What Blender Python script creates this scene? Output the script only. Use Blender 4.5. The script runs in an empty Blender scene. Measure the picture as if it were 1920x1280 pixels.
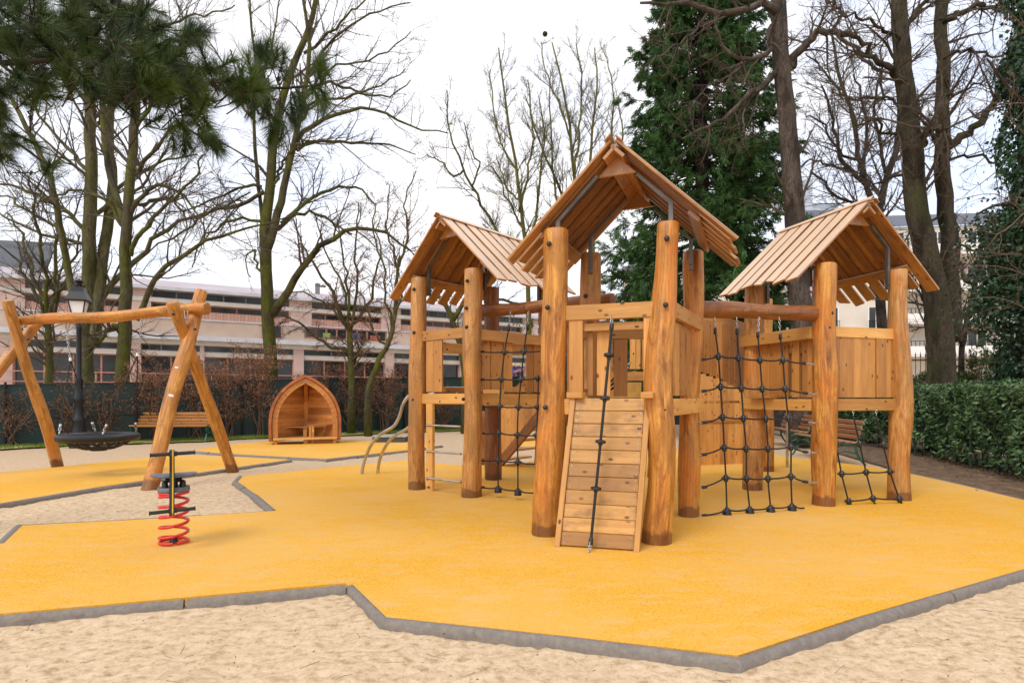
import bpy, math, random
import numpy as np
from mathutils import Vector
R = math.radians
sc = bpy.context.scene
col = sc.collection
rng = np.random.default_rng(7)
random.seed(7)
F, H, HY = 1080.0, 1.2, 745.0          # focal length in photo pixels, eye height, horizon row

# ------------------------------------------------------------------ camera
cam = bpy.data.cameras.new('camera'); camo = bpy.data.objects.new('camera', cam); col.objects.link(camo)
camo.location = (0, 0, H); camo.rotation_euler = (R(90), 0, 0)
cam.sensor_width = 36; cam.lens = 36*F/1920; cam.shift_y = (HY-640)/1920
cam.clip_start = 0.05; cam.clip_end = 1000
cam.dof.use_dof = True; cam.dof.focus_distance = 5.6; cam.dof.aperture_fstop = 3.2
sc.camera = camo
sc.view_settings.view_transform = 'Standard'; sc.view_settings.look = 'None'
sc.view_settings.exposure = 0.20; sc.view_settings.gamma = 1; sc.view_settings.use_curve_mapping = False
sc.cycles.max_bounces = 7; sc.cycles.diffuse_bounces = 4; sc.cycles.transparent_max_bounces = 8

# ------------------------------------------------------------------ sky and sun (bright broken overcast)
SUN_EL, SUN_AZ = R(48), R(215)         # azimuth clockwise from +Y
w = bpy.data.worlds.new('World'); sc.world = w; w.use_nodes = True
nt = w.node_tree; nd = nt.nodes; lk = nt.links; nd.clear()
out = nd.new('ShaderNodeOutputWorld'); bg = nd.new('ShaderNodeBackground'); lk.new(bg.outputs[0], out.inputs[0])
sky = nd.new('ShaderNodeTexSky'); sky.sky_type = 'NISHITA'; sky.sun_disc = False
sky.sun_elevation = SUN_EL; sky.sun_rotation = SUN_AZ; sky.air_density = 1.0; sky.dust_density = 1.5
bg.inputs[1].default_value = 0.094
tc = nd.new('ShaderNodeTexCoord'); mp = nd.new('ShaderNodeMapping'); mp.inputs['Scale'].default_value = (1, 1, 2.2)
lk.new(tc.outputs['Generated'], mp.inputs[0])
nz = nd.new('ShaderNodeTexNoise'); nz.inputs['Scale'].default_value = 2.3; nz.inputs['Detail'].default_value = 7; nz.inputs['Roughness'].default_value = 0.55
lk.new(mp.outputs[0], nz.inputs['Vector'])
cr = nd.new('ShaderNodeValToRGB'); cr.color_ramp.elements[0].position = 0.34; cr.color_ramp.elements[1].position = 0.60
cr.color_ramp.elements[0].color = (.60, .60, .60, 1); cr.color_ramp.elements[1].color = (1, 1, 1, 1)
lk.new(nz.outputs['Fac'], cr.inputs[0])
mx = nd.new('ShaderNodeMix'); mx.data_type = 'RGBA'; mx.clamp_result = False
lk.new(cr.outputs[0], mx.inputs[0]); vm = nd.new('ShaderNodeVectorMath'); vm.operation = 'MULTIPLY'; vm.inputs[1].default_value = (2.3, 2.6, 3.0); lk.new(sky.outputs[0], vm.inputs[0]); lk.new(vm.outputs[0], mx.inputs[6]); mx.inputs[7].default_value = (12.0, 11.8, 11.9, 1)
lk.new(mx.outputs[2], bg.inputs[0])
sl = bpy.data.lights.new('sun', 'SUN'); so = bpy.data.objects.new('sun', sl); col.objects.link(so)
sl.energy = 1.6; sl.angle = R(26); sl.color = (1, .93, .84)
sd = Vector((math.sin(SUN_AZ)*math.cos(SUN_EL), math.cos(SUN_AZ)*math.cos(SUN_EL), math.sin(SUN_EL)))
so.rotation_euler = sd.to_track_quat('Z', 'Y').to_euler(); so.location = (0, 0, 30)

# ------------------------------------------------------------------ helpers
def A(*a): return np.array(a, float)
def G(px, py, z=0.0):                   # the point at height z seen at that place in the photo
    Y = F*(H-z)/(py-HY); return A((px-960)*Y/F, Y, z)
def P(px, py, Y): return A((px-960)*Y/F, Y, H-(py-HY)*Y/F)
def nrm(v):
    v = np.asarray(v, float); n = np.linalg.norm(v, axis=-1, keepdims=True); return v/np.maximum(n, 1e-9)

class MB:
    def __init__(s): s.V = []; s.T = []; s.n = 0; s.Fc = []; s.M = []
    def add(s, V, Fa, UV=None, tone=None, mi=0):
        V = np.asarray(V, float).reshape(-1, 3); Fa = np.asarray(Fa, int)
        if tone is None: tone = rng.random()
        s.V.append(V); s.T.append(np.full(len(V), tone) if np.isscalar(tone) else np.asarray(tone))
        if UV is None: UV = np.zeros(Fa.shape+(2,))
        s.Fc.append((Fa+s.n, np.asarray(UV, float), mi)); s.n += len(V)
    def beam(s, p, q, w, t, wdir=(0, 0, 1), tone=None, mi=0, cut0=0, cut1=0):
        """box from p to q; w wide along wdir, t thick; cut0/cut1 slant the ends along wdir"""
        p = np.asarray(p, float); q = np.asarray(q, float); d = q-p; L = np.linalg.norm(d); d = d/L
        wd = np.asarray(wdir, float); wd = nrm(wd-d*(wd@d)); td = np.cross(d, wd)
        V = []
        for e, c, cc in ((p, 0, cut0), (q, 1, cut1)):
            for a, b in ((-1, -1), (1, -1), (1, 1), (-1, 1)):
                V.append(e+wd*a*w/2+td*b*t/2+d*cc*a*0.5)
        Fa = [[0, 1, 5, 4], [1, 2, 6, 5], [2, 3, 7, 6], [3, 0, 4, 7], [3, 2, 1, 0], [4, 5, 6, 7]]
        o = rng.random()*50; v0 = rng.random()*50; UV = []
        for k, ww in ((0, w), (1, t), (2, w), (3, t)):
            a = v0+k*.37; UV.append([[o, a], [o, a+ww], [o+L, a+ww], [o+L, a]])
        for k in range(2): UV.append([[o, v0], [o+.03, v0], [o+.03, v0+w], [o, v0+w]])
        s.add(V, Fa, UV, tone, mi)
    def box(s, c, sz, tone=None, mi=0):
        c = np.asarray(c, float); h = np.asarray(sz, float)/2
        ax = int(np.argmax(h)); d = np.zeros(3); d[ax] = h[ax]
        o = [i for i in range(3) if i != ax]; wd = np.zeros(3); wd[o[1]] = 1
        s.beam(c-d, c+d, 2*h[o[1]], 2*h[o[0]], wd, tone, mi)
    def tubes(s, Pt, Rd, sides=4, tone=None, cap=True, mi=0):
        Pt = np.asarray(Pt, float); Rd = np.asarray(Rd, float)
        if Pt.ndim == 2: Pt = Pt[None]; Rd = Rd[None]
        M, n, _ = Pt.shape
        T = np.zeros_like(Pt); T[:, 1:-1] = Pt[:, 2:]-Pt[:, :-2]; T[:, 0] = Pt[:, 1]-Pt[:, 0]; T[:, -1] = Pt[:, -1]-Pt[:, -2]
        T = nrm(T); av = nrm(Pt[:, -1]-Pt[:, 0]+1e-6)
        ref = np.where(np.abs(av[:, 2:3]) < .8, A(0, 0, 1), A(1, .13, 0))[:, None, :]
        X = nrm(np.cross(np.broadcast_to(ref, T.shape), T)); Yv = np.cross(T, X)
        an = np.arange(sides)*2*math.pi/sides
        rd = Rd[..., None, None] if Rd.ndim == 2 else Rd[..., None]
        V = Pt[:, :, None, :]+rd*(X[:, :, None, :]*np.cos(an)[None, None, :, None]+Yv[:, :, None, :]*np.sin(an)[None, None, :, None])
        base = (np.arange(M)*n*sides)[:, None, None]; i = np.arange(n-1)[None, :, None]*sides; j = np.arange(sides)[None, None, :]; j2 = (j+1) % sides
        Fa = np.stack([base+i+j, base+i+j2, base+i+sides+j2, base+i+sides+j], -1).reshape(-1, 4)
        L = np.concatenate([np.zeros((M, 1)), np.cumsum(np.linalg.norm(Pt[:, 1:]-Pt[:, :-1], axis=2), 1)], 1)+rng.random((M, 1))*30
        rm = (Rd.mean(-1) if Rd.ndim == 3 else Rd).mean(1)[:, None, None]
        jv = (np.arange(sides)[None, None, :]+0.0)*2*math.pi/sides*rm; j2v = (np.arange(sides)[None, None, :]+1.0)*2*math.pi/sides*rm
        sh = (M, n-1, sides)
        u0 = np.broadcast_to(L[:, :-1, None], sh); u1 = np.broadcast_to(L[:, 1:, None], sh)
        jv = np.broadcast_to(jv, sh); j2v = np.broadcast_to(j2v, sh)
        UV = np.stack([np.stack([u0, jv], -1), np.stack([u0, j2v], -1), np.stack([u1, j2v], -1), np.stack([u1, jv], -1)], -2).reshape(-1, 4, 2)
        tn = np.repeat(rng.random(M), n*sides) if tone is None else tone
        n0 = s.n
        s.add(V.reshape(-1, 3), Fa, UV, tn, mi)
        if cap and M < 40:
            for m in range(M):
                for k, rev in ((0, True), (n-1, False)):
                    idx = n0+m*n*sides+k*sides+np.arange(sides)
                    if rev: idx = idx[::-1]
                    a2 = np.arange(sides)*2*math.pi/sides; rr = float(np.mean(Rd[m, k]))
                    s.Fc.append((idx[None], (np.stack([np.cos(a2), np.sin(a2)], -1)*rr+A(77, 77))[None], mi))
    def quads(s, C, D, W, L, Wd, tone=None):
        """leaf-like quads: centre C, long axis D, width axis W"""
        C = np.asarray(C); N = len(C); L = np.broadcast_to(np.asarray(L, float), (N,))[:, None]; Wd = np.broadcast_to(np.asarray(Wd, float), (N,))[:, None]
        D = nrm(D); W = nrm(W-D*np.sum(W*D, 1, keepdims=True)); Nn = np.cross(D, W)
        V = np.stack([C-D*L/2, C+W*Wd/2+Nn*Wd*.15, C+D*L/2, C-W*Wd/2+Nn*Wd*.15], 1).reshape(-1, 3)
        Fa = np.arange(N*4).reshape(-1, 4)
        tn = np.repeat(rng.random(N) if tone is None else tone, 4)
        s.add(V, Fa, None, tn)
    def tris(s, B, D, W, L, Wd, tone=None):
        N = len(B); D = nrm(D); W = nrm(W-D*np.sum(W*D, 1, keepdims=True))
        L = np.broadcast_to(np.asarray(L, float), (N,))[:, None]
        V = np.stack([B-W*Wd/2, B+W*Wd/2, B+D*L], 1).reshape(-1, 3)
        s.add(V, np.arange(N*3).reshape(-1, 3), None, np.repeat(rng.random(N) if tone is None else tone, 3))
    def poly(s, pts, z0, z1, tone=.5):
        pts = np.asarray(pts, float); n = len(pts)
        ar = 0.5*sum(pts[i][0]*pts[(i+1) % n][1]-pts[(i+1) % n][0]*pts[i][1] for i in range(n))
        if ar < 0: pts = pts[::-1]
        V = np.concatenate([np.c_[pts[:, :2], np.full(n, z0)], np.c_[pts[:, :2], np.full(n, z1)]])
        n0 = s.n
        s.add(V, [[i, (i+1) % n, n+(i+1) % n, n+i] for i in range(n)], None, tone)
        s.Fc.append(((n0+n+np.arange(n))[None], np.zeros((1, n, 2)), 0)); s.Fc.append(((n0+np.arange(n)[::-1])[None], np.zeros((1, n, 2)), 0))
    def lathe(s, c, prof, sides=16, tone=.5, mi=0):
        prof = np.asarray(prof, float); c = np.asarray(c, float); n = len(prof); an = np.arange(sides)*2*math.pi/sides+math.pi/sides
        V = np.stack([c[0]+prof[:, 0, None]*np.cos(an), c[1]+prof[:, 0, None]*np.sin(an), np.broadcast_to(c[2]+prof[:, 1, None], (n, sides))], -1).reshape(-1, 3)
        Fa = [[i*sides+j, i*sides+(j+1) % sides, (i+1)*sides+(j+1) % sides, (i+1)*sides+j] for i in range(n-1) for j in range(sides)]
        s.add(V, Fa, None, tone, mi)
    def build(s, name, mats, parent=None, org=None, smooth=False, bevel=0):
        if not isinstance(mats, (list, tuple)): mats = [mats]
        V = np.concatenate(s.V); T = np.concatenate(s.T)
        if parent is not None: org = A(*ORG[parent.name])
        elif org is None: org = A((V[:, 0].min()+V[:, 0].max())/2, (V[:, 1].min()+V[:, 1].max())/2, V[:, 2].min())
        org = np.asarray(org, float)
        me = bpy.data.meshes.new(name); me.vertices.add(len(V)); me.vertices.foreach_set('co', (V-org).ravel())
        li = np.concatenate([f.ravel() for f, u, m in s.Fc]); uv = np.concatenate([u.reshape(-1, 2) for f, u, m in s.Fc])
        ct = np.concatenate([np.full(len(f), f.shape[1]) for f, u, m in s.Fc]); mi = np.concatenate([np.full(len(f), m) for f, u, m in s.Fc])
        me.loops.add(len(li)); me.loops.foreach_set('vertex_index', li)
        me.polygons.add(len(ct)); me.polygons.foreach_set('loop_start', np.concatenate([[0], np.cumsum(ct)[:-1]])); me.polygons.foreach_set('loop_total', ct)
        me.polygons.foreach_set('material_index', mi)
        me.update(calc_edges=True)
        ul = me.uv_layers.new(name='UVMap'); ul.data.foreach_set('uv', uv.ravel())
        at = me.attributes.new('tone', 'FLOAT', 'POINT'); at.data.foreach_set('value', T)
        for m in mats: me.materials.append(m)
        me.polygons.foreach_set('use_smooth', np.full(len(ct), bool(smooth)))
        if smooth == 'auto':
            me.set_sharp_from_angle(angle=R(45))
        o = bpy.data.objects.new(name, me); col.objects.link(o)
        if parent is not None: o.parent = parent
        else: o.location = org
        ORG[o.name] = tuple(org)
        if bevel:
            b = o.modifiers.new('bevel', 'BEVEL'); b.width = bevel; b.segments = 1; b.limit_method = 'ANGLE'
        return o
ORG = {}
def tag(o, label=None, cat=None, group=None, kind=None):
    if label: o['label'] = label
    if cat: o['category'] = cat
    if group: o['group'] = group
    if kind: o['kind'] = kind
    return o
def thing(name, loc, label, cat, group=None):
    o = bpy.data.objects.new(name, None); col.objects.link(o); o.location = [float(x) for x in loc]; o.empty_display_size = .2
    ORG[o.name] = tuple(float(x) for x in loc)
    return tag(o, label, cat, group)
def copy_tree(o, loc, rz, label, parent=None):
    c = o.copy(); col.objects.link(c)
    if parent is None: c.location = loc; c.rotation_euler = (0, 0, rz); c['label'] = label
    else: c.parent = parent
    for ch in [x for x in bpy.data.objects if x.parent == o and x != c]: copy_tree(ch, None, 0, None, c)
    return c
def spl(pts, n):
    """smooth resample of a polyline of k-vectors"""
    pts = np.asarray(pts, float); m = len(pts)
    d = np.r_[0, np.cumsum(np.linalg.norm(pts[1:, :3]-pts[:-1, :3], axis=1))]; t = np.linspace(0, d[-1], n); o = []
    for x in t:
        i = min(max(np.searchsorted(d, x)-1, 0), m-2); f = (x-d[i])/(d[i+1]-d[i]+1e-9)
        p0, p1, p2, p3 = pts[max(i-1, 0)], pts[i], pts[i+1], pts[min(i+2, m-1)]
        o.append(.5*((2*p1)+(-p0+p2)*f+(2*p0-5*p1+4*p2-p3)*f*f+(-p0+3*p1-3*p2+p3)*f**3))
    return np.array(o)

# ------------------------------------------------------------------ materials
class N:
    def __init__(s, name):
        s.m = bpy.data.materials.new(name); s.m.use_nodes = True; s.t = s.m.node_tree; s.b = s.t.nodes['Principled BSDF']; s.out = s.t.nodes['Material Output']
    def n(s, ty, **k):
        x = s.t.nodes.new(ty)
        for a, v in k.items():
            if a.startswith('i_'): x.inputs[a[2:].replace('_', ' ')].default_value = v
            else: setattr(x, a, v)
        return x
    def l(s, a, b): s.t.links.new(a, b)
    def coord(s, kind, scale=(1, 1, 1)):
        c = s.n('ShaderNodeTexCoord'); m = s.n('ShaderNodeMapping'); m.inputs['Scale'].default_value = scale; s.l(c.outputs[kind], m.inputs[0]); return m.outputs[0]
    def noise(s, co, scale, detail=4, rough=.55, dist=0):
        x = s.n('ShaderNodeTexNoise'); x.inputs['Scale'].default_value = scale; x.inputs['Detail'].default_value = detail; x.inputs['Roughness'].default_value = rough; x.inputs['Distortion'].default_value = dist
        s.l(co, x.inputs['Vector']); return x.outputs['Fac']
    def ramp(s, f, els, interp='LINEAR'):
        x = s.n('ShaderNodeValToRGB'); r = x.color_ramp; r.interpolation = interp
        while len(r.elements) < len(els): r.elements.new(.5)
        for e, (p, c) in zip(r.elements, els): e.position = p; e.color = tuple(c)+(1,) if len(c) == 3 else c
        s.l(f, x.inputs[0]); return x.outputs[0]
    def mix(s, f, a, b, mode='MIX'):
        x = s.n('ShaderNodeMix'); x.data_type = 'RGBA'; x.blend_type = mode
        for v, i in ((f, 0), (a, 6), (b, 7)):
            if hasattr(v, 'links'): s.l(v, x.inputs[i])
            elif i == 0: x.inputs[0].default_value = v
            else: x.inputs[i].default_value = tuple(v)+(1,)
        return x.outputs[2]
    def math(s, op, a, b=0):
        x = s.n('ShaderNodeMath'); x.operation = op
        for v, i in ((a, 0), (b, 1)):
            if hasattr(v, 'links'): s.l(v, x.inputs[i])
            else: x.inputs[i].default_value = v
        return x.outputs[0]
    def tone(s): return s.n('ShaderNodeAttribute', attribute_name='tone').outputs['Fac']
    def bump(s, h, strength=.3, dist=.01):
        x = s.n('ShaderNodeBump'); x.inputs['Strength'].default_value = strength; x.inputs['Distance'].default_value = dist; s.l(h, x.inputs['Height']); s.l(x.outputs[0], s.b.inputs['Normal'])
    def fin(s, c, rough=.6, metal=0, spec=.5):
        if hasattr(c, 'links'): s.l(c, s.b.inputs['Base Color'])
        else: s.b.inputs['Base Color'].default_value = tuple(c)+(1,)
        if hasattr(rough, 'links'): s.l(rough, s.b.inputs['Roughness'])
        else: s.b.inputs['Roughness'].default_value = rough
        s.b.inputs['Metallic'].default_value = metal; s.b.inputs['Specular IOR Level'].default_value = spec
        return s.m
def plain(name, c, rough=.5, metal=0, var=.25, scale=8, spec=.5, bump=0):
    k = N(name); co = k.coord('Object'); f = k.noise(co, scale, 5)
    cc = k.ramp(f, [(.3, tuple(x*(1-var) for x in c)), (.7, tuple(min(1, x*(1+var)) for x in c))])
    if bump: k.bump(f, bump, .01)
    return k.fin(cc, rough, metal, spec)

def m_log(name, light=(.68, .325, .062), mid=(.45, .165, .026), dark=(.14, .044, .011), wet=True, greyish=0.):
    k = N(name); uv = k.coord('UV', (.9, 5.5, 1)); t = k.tone()
    f = k.noise(uv, 1.2, 7, .62, 2.2); c = k.ramp(f, [(.33, dark), (.45, mid), (.60, light)])
    pc = k.coord('Object', (1, 1, .45)); pn = k.noise(pc, 4.2, 4, .6, 1.1)                      # big stained patches
    c = k.mix(k.ramp(pn, [(.46, (0, 0, 0)), (.60, (.85, .85, .85))]), c, k.mix(f, tuple(x*.6 for x in mid), tuple(x*.8 for x in light)))
    dk_ = k.noise(k.coord('Object', (2.2, 2.2, .55)), 3.4, 6, .7, .8); c = k.mix(k.ramp(dk_, [(.55, (0, 0, 0)), (.66, (.8, .8, .8))]), c, tuple(x*1.3 for x in dark))
    rp_ = k.noise(k.coord('Object', (1.3, 1.3, .6)), 2.6, 3, .5, .6); c = k.mix(k.ramp(rp_, [(.52, (0, 0, 0)), (.66, (.7, .7, .7))]), c, tuple(x*y for x, y in zip(light, (.92, .62, .38))))
    wv = k.n('ShaderNodeTexWave'); wv.wave_type = 'RINGS'; wv.inputs['Scale'].default_value = 2.6; wv.inputs['Distortion'].default_value = 9; wv.inputs['Detail'].default_value = 3
    k.l(k.coord('UV', (.55, 3.2, 1)), wv.inputs[0])
    c = k.mix(k.math('MULTIPLY', wv.outputs['Fac'], .30), c, tuple(x*.55 for x in mid), 'MIX')
    sc_ = k.noise(k.coord('UV', (16, 110, 1)), 1, 3); c = k.mix(k.ramp(sc_, [(.28, (.8, .8, .8)), (.40, (0, 0, 0))]), c, (.09, .035, .012))   # short cracks, specks
    if greyish: c = k.mix(greyish, c, (.36, .25, .15))
    if wet:                                                                                     # damp foot of the log
        g = k.n('ShaderNodeNewGeometry'); sx = k.n('ShaderNodeSeparateXYZ'); k.l(g.outputs['Position'], sx.inputs[0])
        z = k.math('ADD', sx.outputs['Z'], k.math('MULTIPLY', k.noise(k.coord('Object'), 11, 4, .6), -.17))
        c = k.mix(k.ramp(z, [(.0, (.65, .65, .65)), (.03, (0, 0, 0))]), c, (.085, .028, .014))
    k.bump(k.math('ADD', f, k.math('MULTIPLY', sc_, .4)), .35, .012)
    return k.fin(c, k.ramp(f, [(.3, (.34,)*3), (.7, (.55,)*3)]), 0, .45)
def m_lumber(name, a=(.90, .52, .15), b=(.66, .32, .075), knot=(.13, .035, .014), rough=.5, var=.42, grime=0, coat=0, top=None):
    k = N(name); uv = k.coord('UV', (1, 13, 1)); t = k.tone()
    f = k.noise(uv, 2.3, 6, .6, .5); c = k.ramp(f, [(.28, b), (.66, a)])
    fine = k.noise(k.coord('UV', (3, 170, 1)), 1, 2); c = k.mix(k.math('MULTIPLY', fine, .35), c, b)
    v = k.n('ShaderNodeTexVoronoi'); v.voronoi_dimensions = '2D'; k.l(k.coord('UV', (3.4, 5.6, 1)), v.inputs['Vector']); v.inputs['Scale'].default_value = 1
    kf = k.ramp(v.outputs['Distance'], [(.045, (1, 1, 1)), (.085, (0, 0, 0))])
    c = k.mix(kf, c, knot)
    lo_ = k.noise(k.coord('UV', (.8, 2.5, 1)), 1.3, 4, .6); c = k.mix(k.ramp(lo_, [(.42, (.45, .45, .45)), (.6, (0, 0, 0))]), c, tuple(x*.72 for x in b))
    tr = k.ramp(t, [(0, (1-var, 1-var*1.15, 1-var*1.25)), (1, (1.0,)*3)])
    c = k.mix(1.0, c, tr, 'MULTIPLY')
    if grime:
        gn = k.noise(k.coord('UV', (2.2, 4, 1)), 1.6, 6, .65); c = k.mix(k.ramp(gn, [(.5, (0, 0, 0)), (.66, (grime,)*3)]), c, (.13, .06, .025))
    k.bump(k.math('ADD', f, fine), .12, .004)
    m = k.fin(c, rough, 0, .5)
    if top:  # upward faces mixed paler: sky sheen and weathering painted into the colour
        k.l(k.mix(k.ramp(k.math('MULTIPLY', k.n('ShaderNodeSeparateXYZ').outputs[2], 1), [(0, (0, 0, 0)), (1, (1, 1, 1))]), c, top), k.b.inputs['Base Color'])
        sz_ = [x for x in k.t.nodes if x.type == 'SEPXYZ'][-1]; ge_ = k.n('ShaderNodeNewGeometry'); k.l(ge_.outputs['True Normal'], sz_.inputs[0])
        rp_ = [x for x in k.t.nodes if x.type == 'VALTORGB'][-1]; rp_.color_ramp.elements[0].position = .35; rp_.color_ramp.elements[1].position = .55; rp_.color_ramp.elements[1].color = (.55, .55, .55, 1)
    if coat: k.b.inputs['Coat Weight'].default_value = coat; k.b.inputs['Coat Roughness'].default_value = .3
    return m
M = {}
M['log'] = m_log('oiled_robinia_log')
M['log_red'] = m_log('dark_robinia_log', (.36, .15, .045), (.22, .08, .024), (.09, .03, .011))
M['log_pale'] = m_log('weathered_robinia_log', (.64, .34, .10), (.46, .20, .05), (.19, .075, .022))
M['lumber'] = m_lumber('planed_larch')
M['panel'] = m_lumber('panel_larch', (.82, .43, .12), (.60, .27, .06))
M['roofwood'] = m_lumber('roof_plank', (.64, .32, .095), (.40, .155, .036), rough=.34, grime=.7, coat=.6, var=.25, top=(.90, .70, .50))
M['roofunder'] = m_lumber('roof_under_board', (.42, .19, .055), (.25, .09, .022), rough=.5, grime=.7, var=.3)  # shade of the plank gaps put into the colour: darker wood, no pale top
M['rampwood'] = m_lumber('ramp_plank', (.74, .42, .125), (.54, .265, .062), grime=.55)
M['redwood'] = m_lumber('playhouse_wood', (.80, .38, .10), (.58, .22, .05))
M['shingle'] = m_lumber('shingle_wood', (.62, .22, .06), (.38, .11, .03), var=.45)
M['black'] = plain('black_plastic', (.012, .012, .013), .4)
M['rope'] = plain('black_rope', (.013, .013, .015), .75, scale=60)
M['steel'] = plain('stainless_steel', (.48, .46, .43), .32, 1)
M['darksteel'] = plain('galvanised_bracket', (.15, .14, .13), .45, .7)
M['chain'] = plain('chain_steel', (.45, .45, .46), .35, 1)
M['white'] = plain('white_label', (.8, .8, .8), .5, var=.05)
M['red'] = plain('red_paint', (.60, .025, .02), .35, var=.15)
M['greenpaint'] = plain('dark_green_paint', (.012, .11, .065), .35, var=.25)
M['bench'] = m_lumber('bench_slat', (.80, .42, .14), (.62, .28, .08), var=.3)
M['bench2'] = m_lumber('bench_slat_dull', (.54, .28, .14), (.42, .19, .09), var=.3)
M['fencegreen'] = plain('faded_green_paint', (.012, .06, .035), .6)
M['iron'] = plain('black_iron', (.012, .013, .016), .35, .3)
M['yellowp'] = plain('yellow_plastic', (.72, .46, .03), .4, var=.1)
M['greyp'] = plain('grey_plastic', (.13, .14, .17), .5, var=.3, scale=18)

# yellow rubber surface
k = N('yellow_rubber_granules'); oc = k.coord('Object')
v = k.n('ShaderNodeTexVoronoi'); v.inputs['Scale'].default_value = 210; k.l(oc, v.inputs['Vector'])
gs = k.n('ShaderNodeSeparateColor'); k.l(v.outputs['Color'], gs.inputs[0])
c = k.ramp(gs.outputs[0], [(0, (.56, .26, .018)), (.5, (.75, .375, .026)), (1, (.86, .47, .06))])
pn = k.noise(oc, .55, 6, .62); c = k.mix(k.ramp(pn, [(.40, (0, 0, 0)), (.66, (.75, .75, .75))]), c, (.74, .43, .12))     # sand dusted patches
p2 = k.noise(k.coord('Object', (1.2, 3.5, 1)), 2.6, 6, .7); c = k.mix(k.ramp(p2, [(.50, (0, 0, 0)), (.68, (.5, .5, .5))]), c, (.62, .45, .22))
p3 = k.noise(oc, 34, 4, .7); c = k.mix(k.ramp(p3, [(.66, (0, 0, 0)), (.76, (.6, .6, .6))]), c, (.40, .27, .13))
k.bump(v.outputs['Distance'], .5, .004); M['yellow'] = k.fin(c, .85, 0, .25)
# sand
k = N('pale_sand'); oc = k.coord('Object')
a1 = k.noise(oc, 1.1, 7, .65); a2 = k.noise(k.coord('Object', (1, 1.35, 1)), 15, 10, .74, .1); a3 = k.noise(oc, 150, 3, .7)
c = k.ramp(a2, [(.38, (.40, .27, .155)), (.455, (.58, .425, .265)), (.57, (.72, .555, .375))])
c = k.mix(k.ramp(a1, [(.42, (0, 0, 0)), (.7, (.45, .45, .45))]), c, (.60, .435, .27))
c = k.mix(k.ramp(a3, [(.30, (.55, .55, .55)), (.42, (0, 0, 0))]), c, (.30, .19, .11))
g = k.n('ShaderNodeNewGeometry'); sx = k.n('ShaderNodeSeparateXYZ'); k.l(g.outputs['Position'], sx.inputs[0])
far = k.ramp(k.math('MULTIPLY', sx.outputs['Y'], .05), [(.30, (0, 0, 0)), (.62, (.75, .75, .75))]); c = k.mix(far, c, (.50, .36, .235))   # firmer path soil at the back
a5 = k.noise(oc, 38, 6, .7, .3); hb = k.math('ADD', a2, k.math('ADD', k.math('MULTIPLY', a3, .3), k.math('MULTIPLY', a5, .55))); c = k.mix(k.ramp(a5, [(.36, (.6, .6, .6)), (.46, (0, 0, 0))]), c, (.40, .27, .15)); k.bump(hb, .55, .018); M['sand'] = k.fin(c, .95, 0, .15)
# kerb
k = N('grey_kerb'); oc = k.coord('Object'); a1 = k.noise(oc, 24, 8, .75); a2 = k.noise(oc, 140, 3)
c = k.ramp(a1, [(.3, (.12, .105, .094)), (.5, (.18, .158, .142)), (.78, (.29, .24, .185))]); c = k.mix(k.math('MULTIPLY', a2, .3), c, (.35, .3, .25))
k.bump(k.math('ADD', a1, a2), .35, .006); M['kerb'] = k.fin(c, .85, 0, .3)
k = N('soil'); oc = k.coord('Object'); a1 = k.noise(oc, 5, 8, .75); c = k.ramp(a1, [(.3, (.055, .036, .024)), (.5, (.17, .11, .07)), (.70, (.33, .22, .14))]); k.bump(a1, 1, .04); M['soil'] = k.fin(c, .95, 0, .2)
def m_bark(name, dark, light, moss=None, mfrac=.5, scale=(6, 26)):
    k = N(name); uv = k.coord('UV', (scale[0], scale[1], 1)); f = k.noise(uv, 1, 6, .65, .6); c = k.ramp(f, [(.32, dark), (.66, light)])
    bl_ = k.noise(k.coord('Object', (1, 1, .35)), 3.1, 5, .6); c = k.mix(k.ramp(bl_, [(.46, (0, 0, 0)), (.60, (.75, .75, .75))]), c, tuple(x*.55 for x in dark))
    if moss:
        mnn = k.noise(k.coord('Object', (1, 1, .5)), 2.2, 6, .65); c = k.mix(k.ramp(mnn, [(mfrac-.12, (0, 0, 0)), (mfrac+.12, (.85, .85, .85))]), c, moss)
    k.bump(f, .8, .03); return k.fin(c, .9, 0, .2)
M['bark_moss'] = m_bark('mossy_bark', (.028, .022, .014), (.10, .083, .05), (.115, .125, .015), .52)
M['bark_pale'] = m_bark('plane_bark', (.05, .042, .022), (.19, .165, .09), (.09, .10, .015), .54)
M['bark_dark'] = m_bark('dark_bark', (.022, .017, .015), (.075, .055, .045))
M['bark_grey'] = m_bark('ridged_grey_bark', (.040, .032, .026), (.17, .13, .105), scale=(9, 34))
M['bark_lime'] = m_bark('greenish_bark', (.028, .022, .015), (.10, .08, .055), (.055, .065, .022), .60, (9, 30))
M['bark_birch'] = m_bark('yellow_green_bark', (.07, .062, .03), (.17, .15, .055), (.16, .155, .02), .48)
M['twig'] = plain('twig_bark', (.080, .060, .040), .85, var=.35)
M['twig_green'] = plain('green_twig', (.13, .115, .05), .85, var=.3)
M['twig_red'] = plain('reddish_twig', (.13, .078, .05), .85, var=.3)
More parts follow.
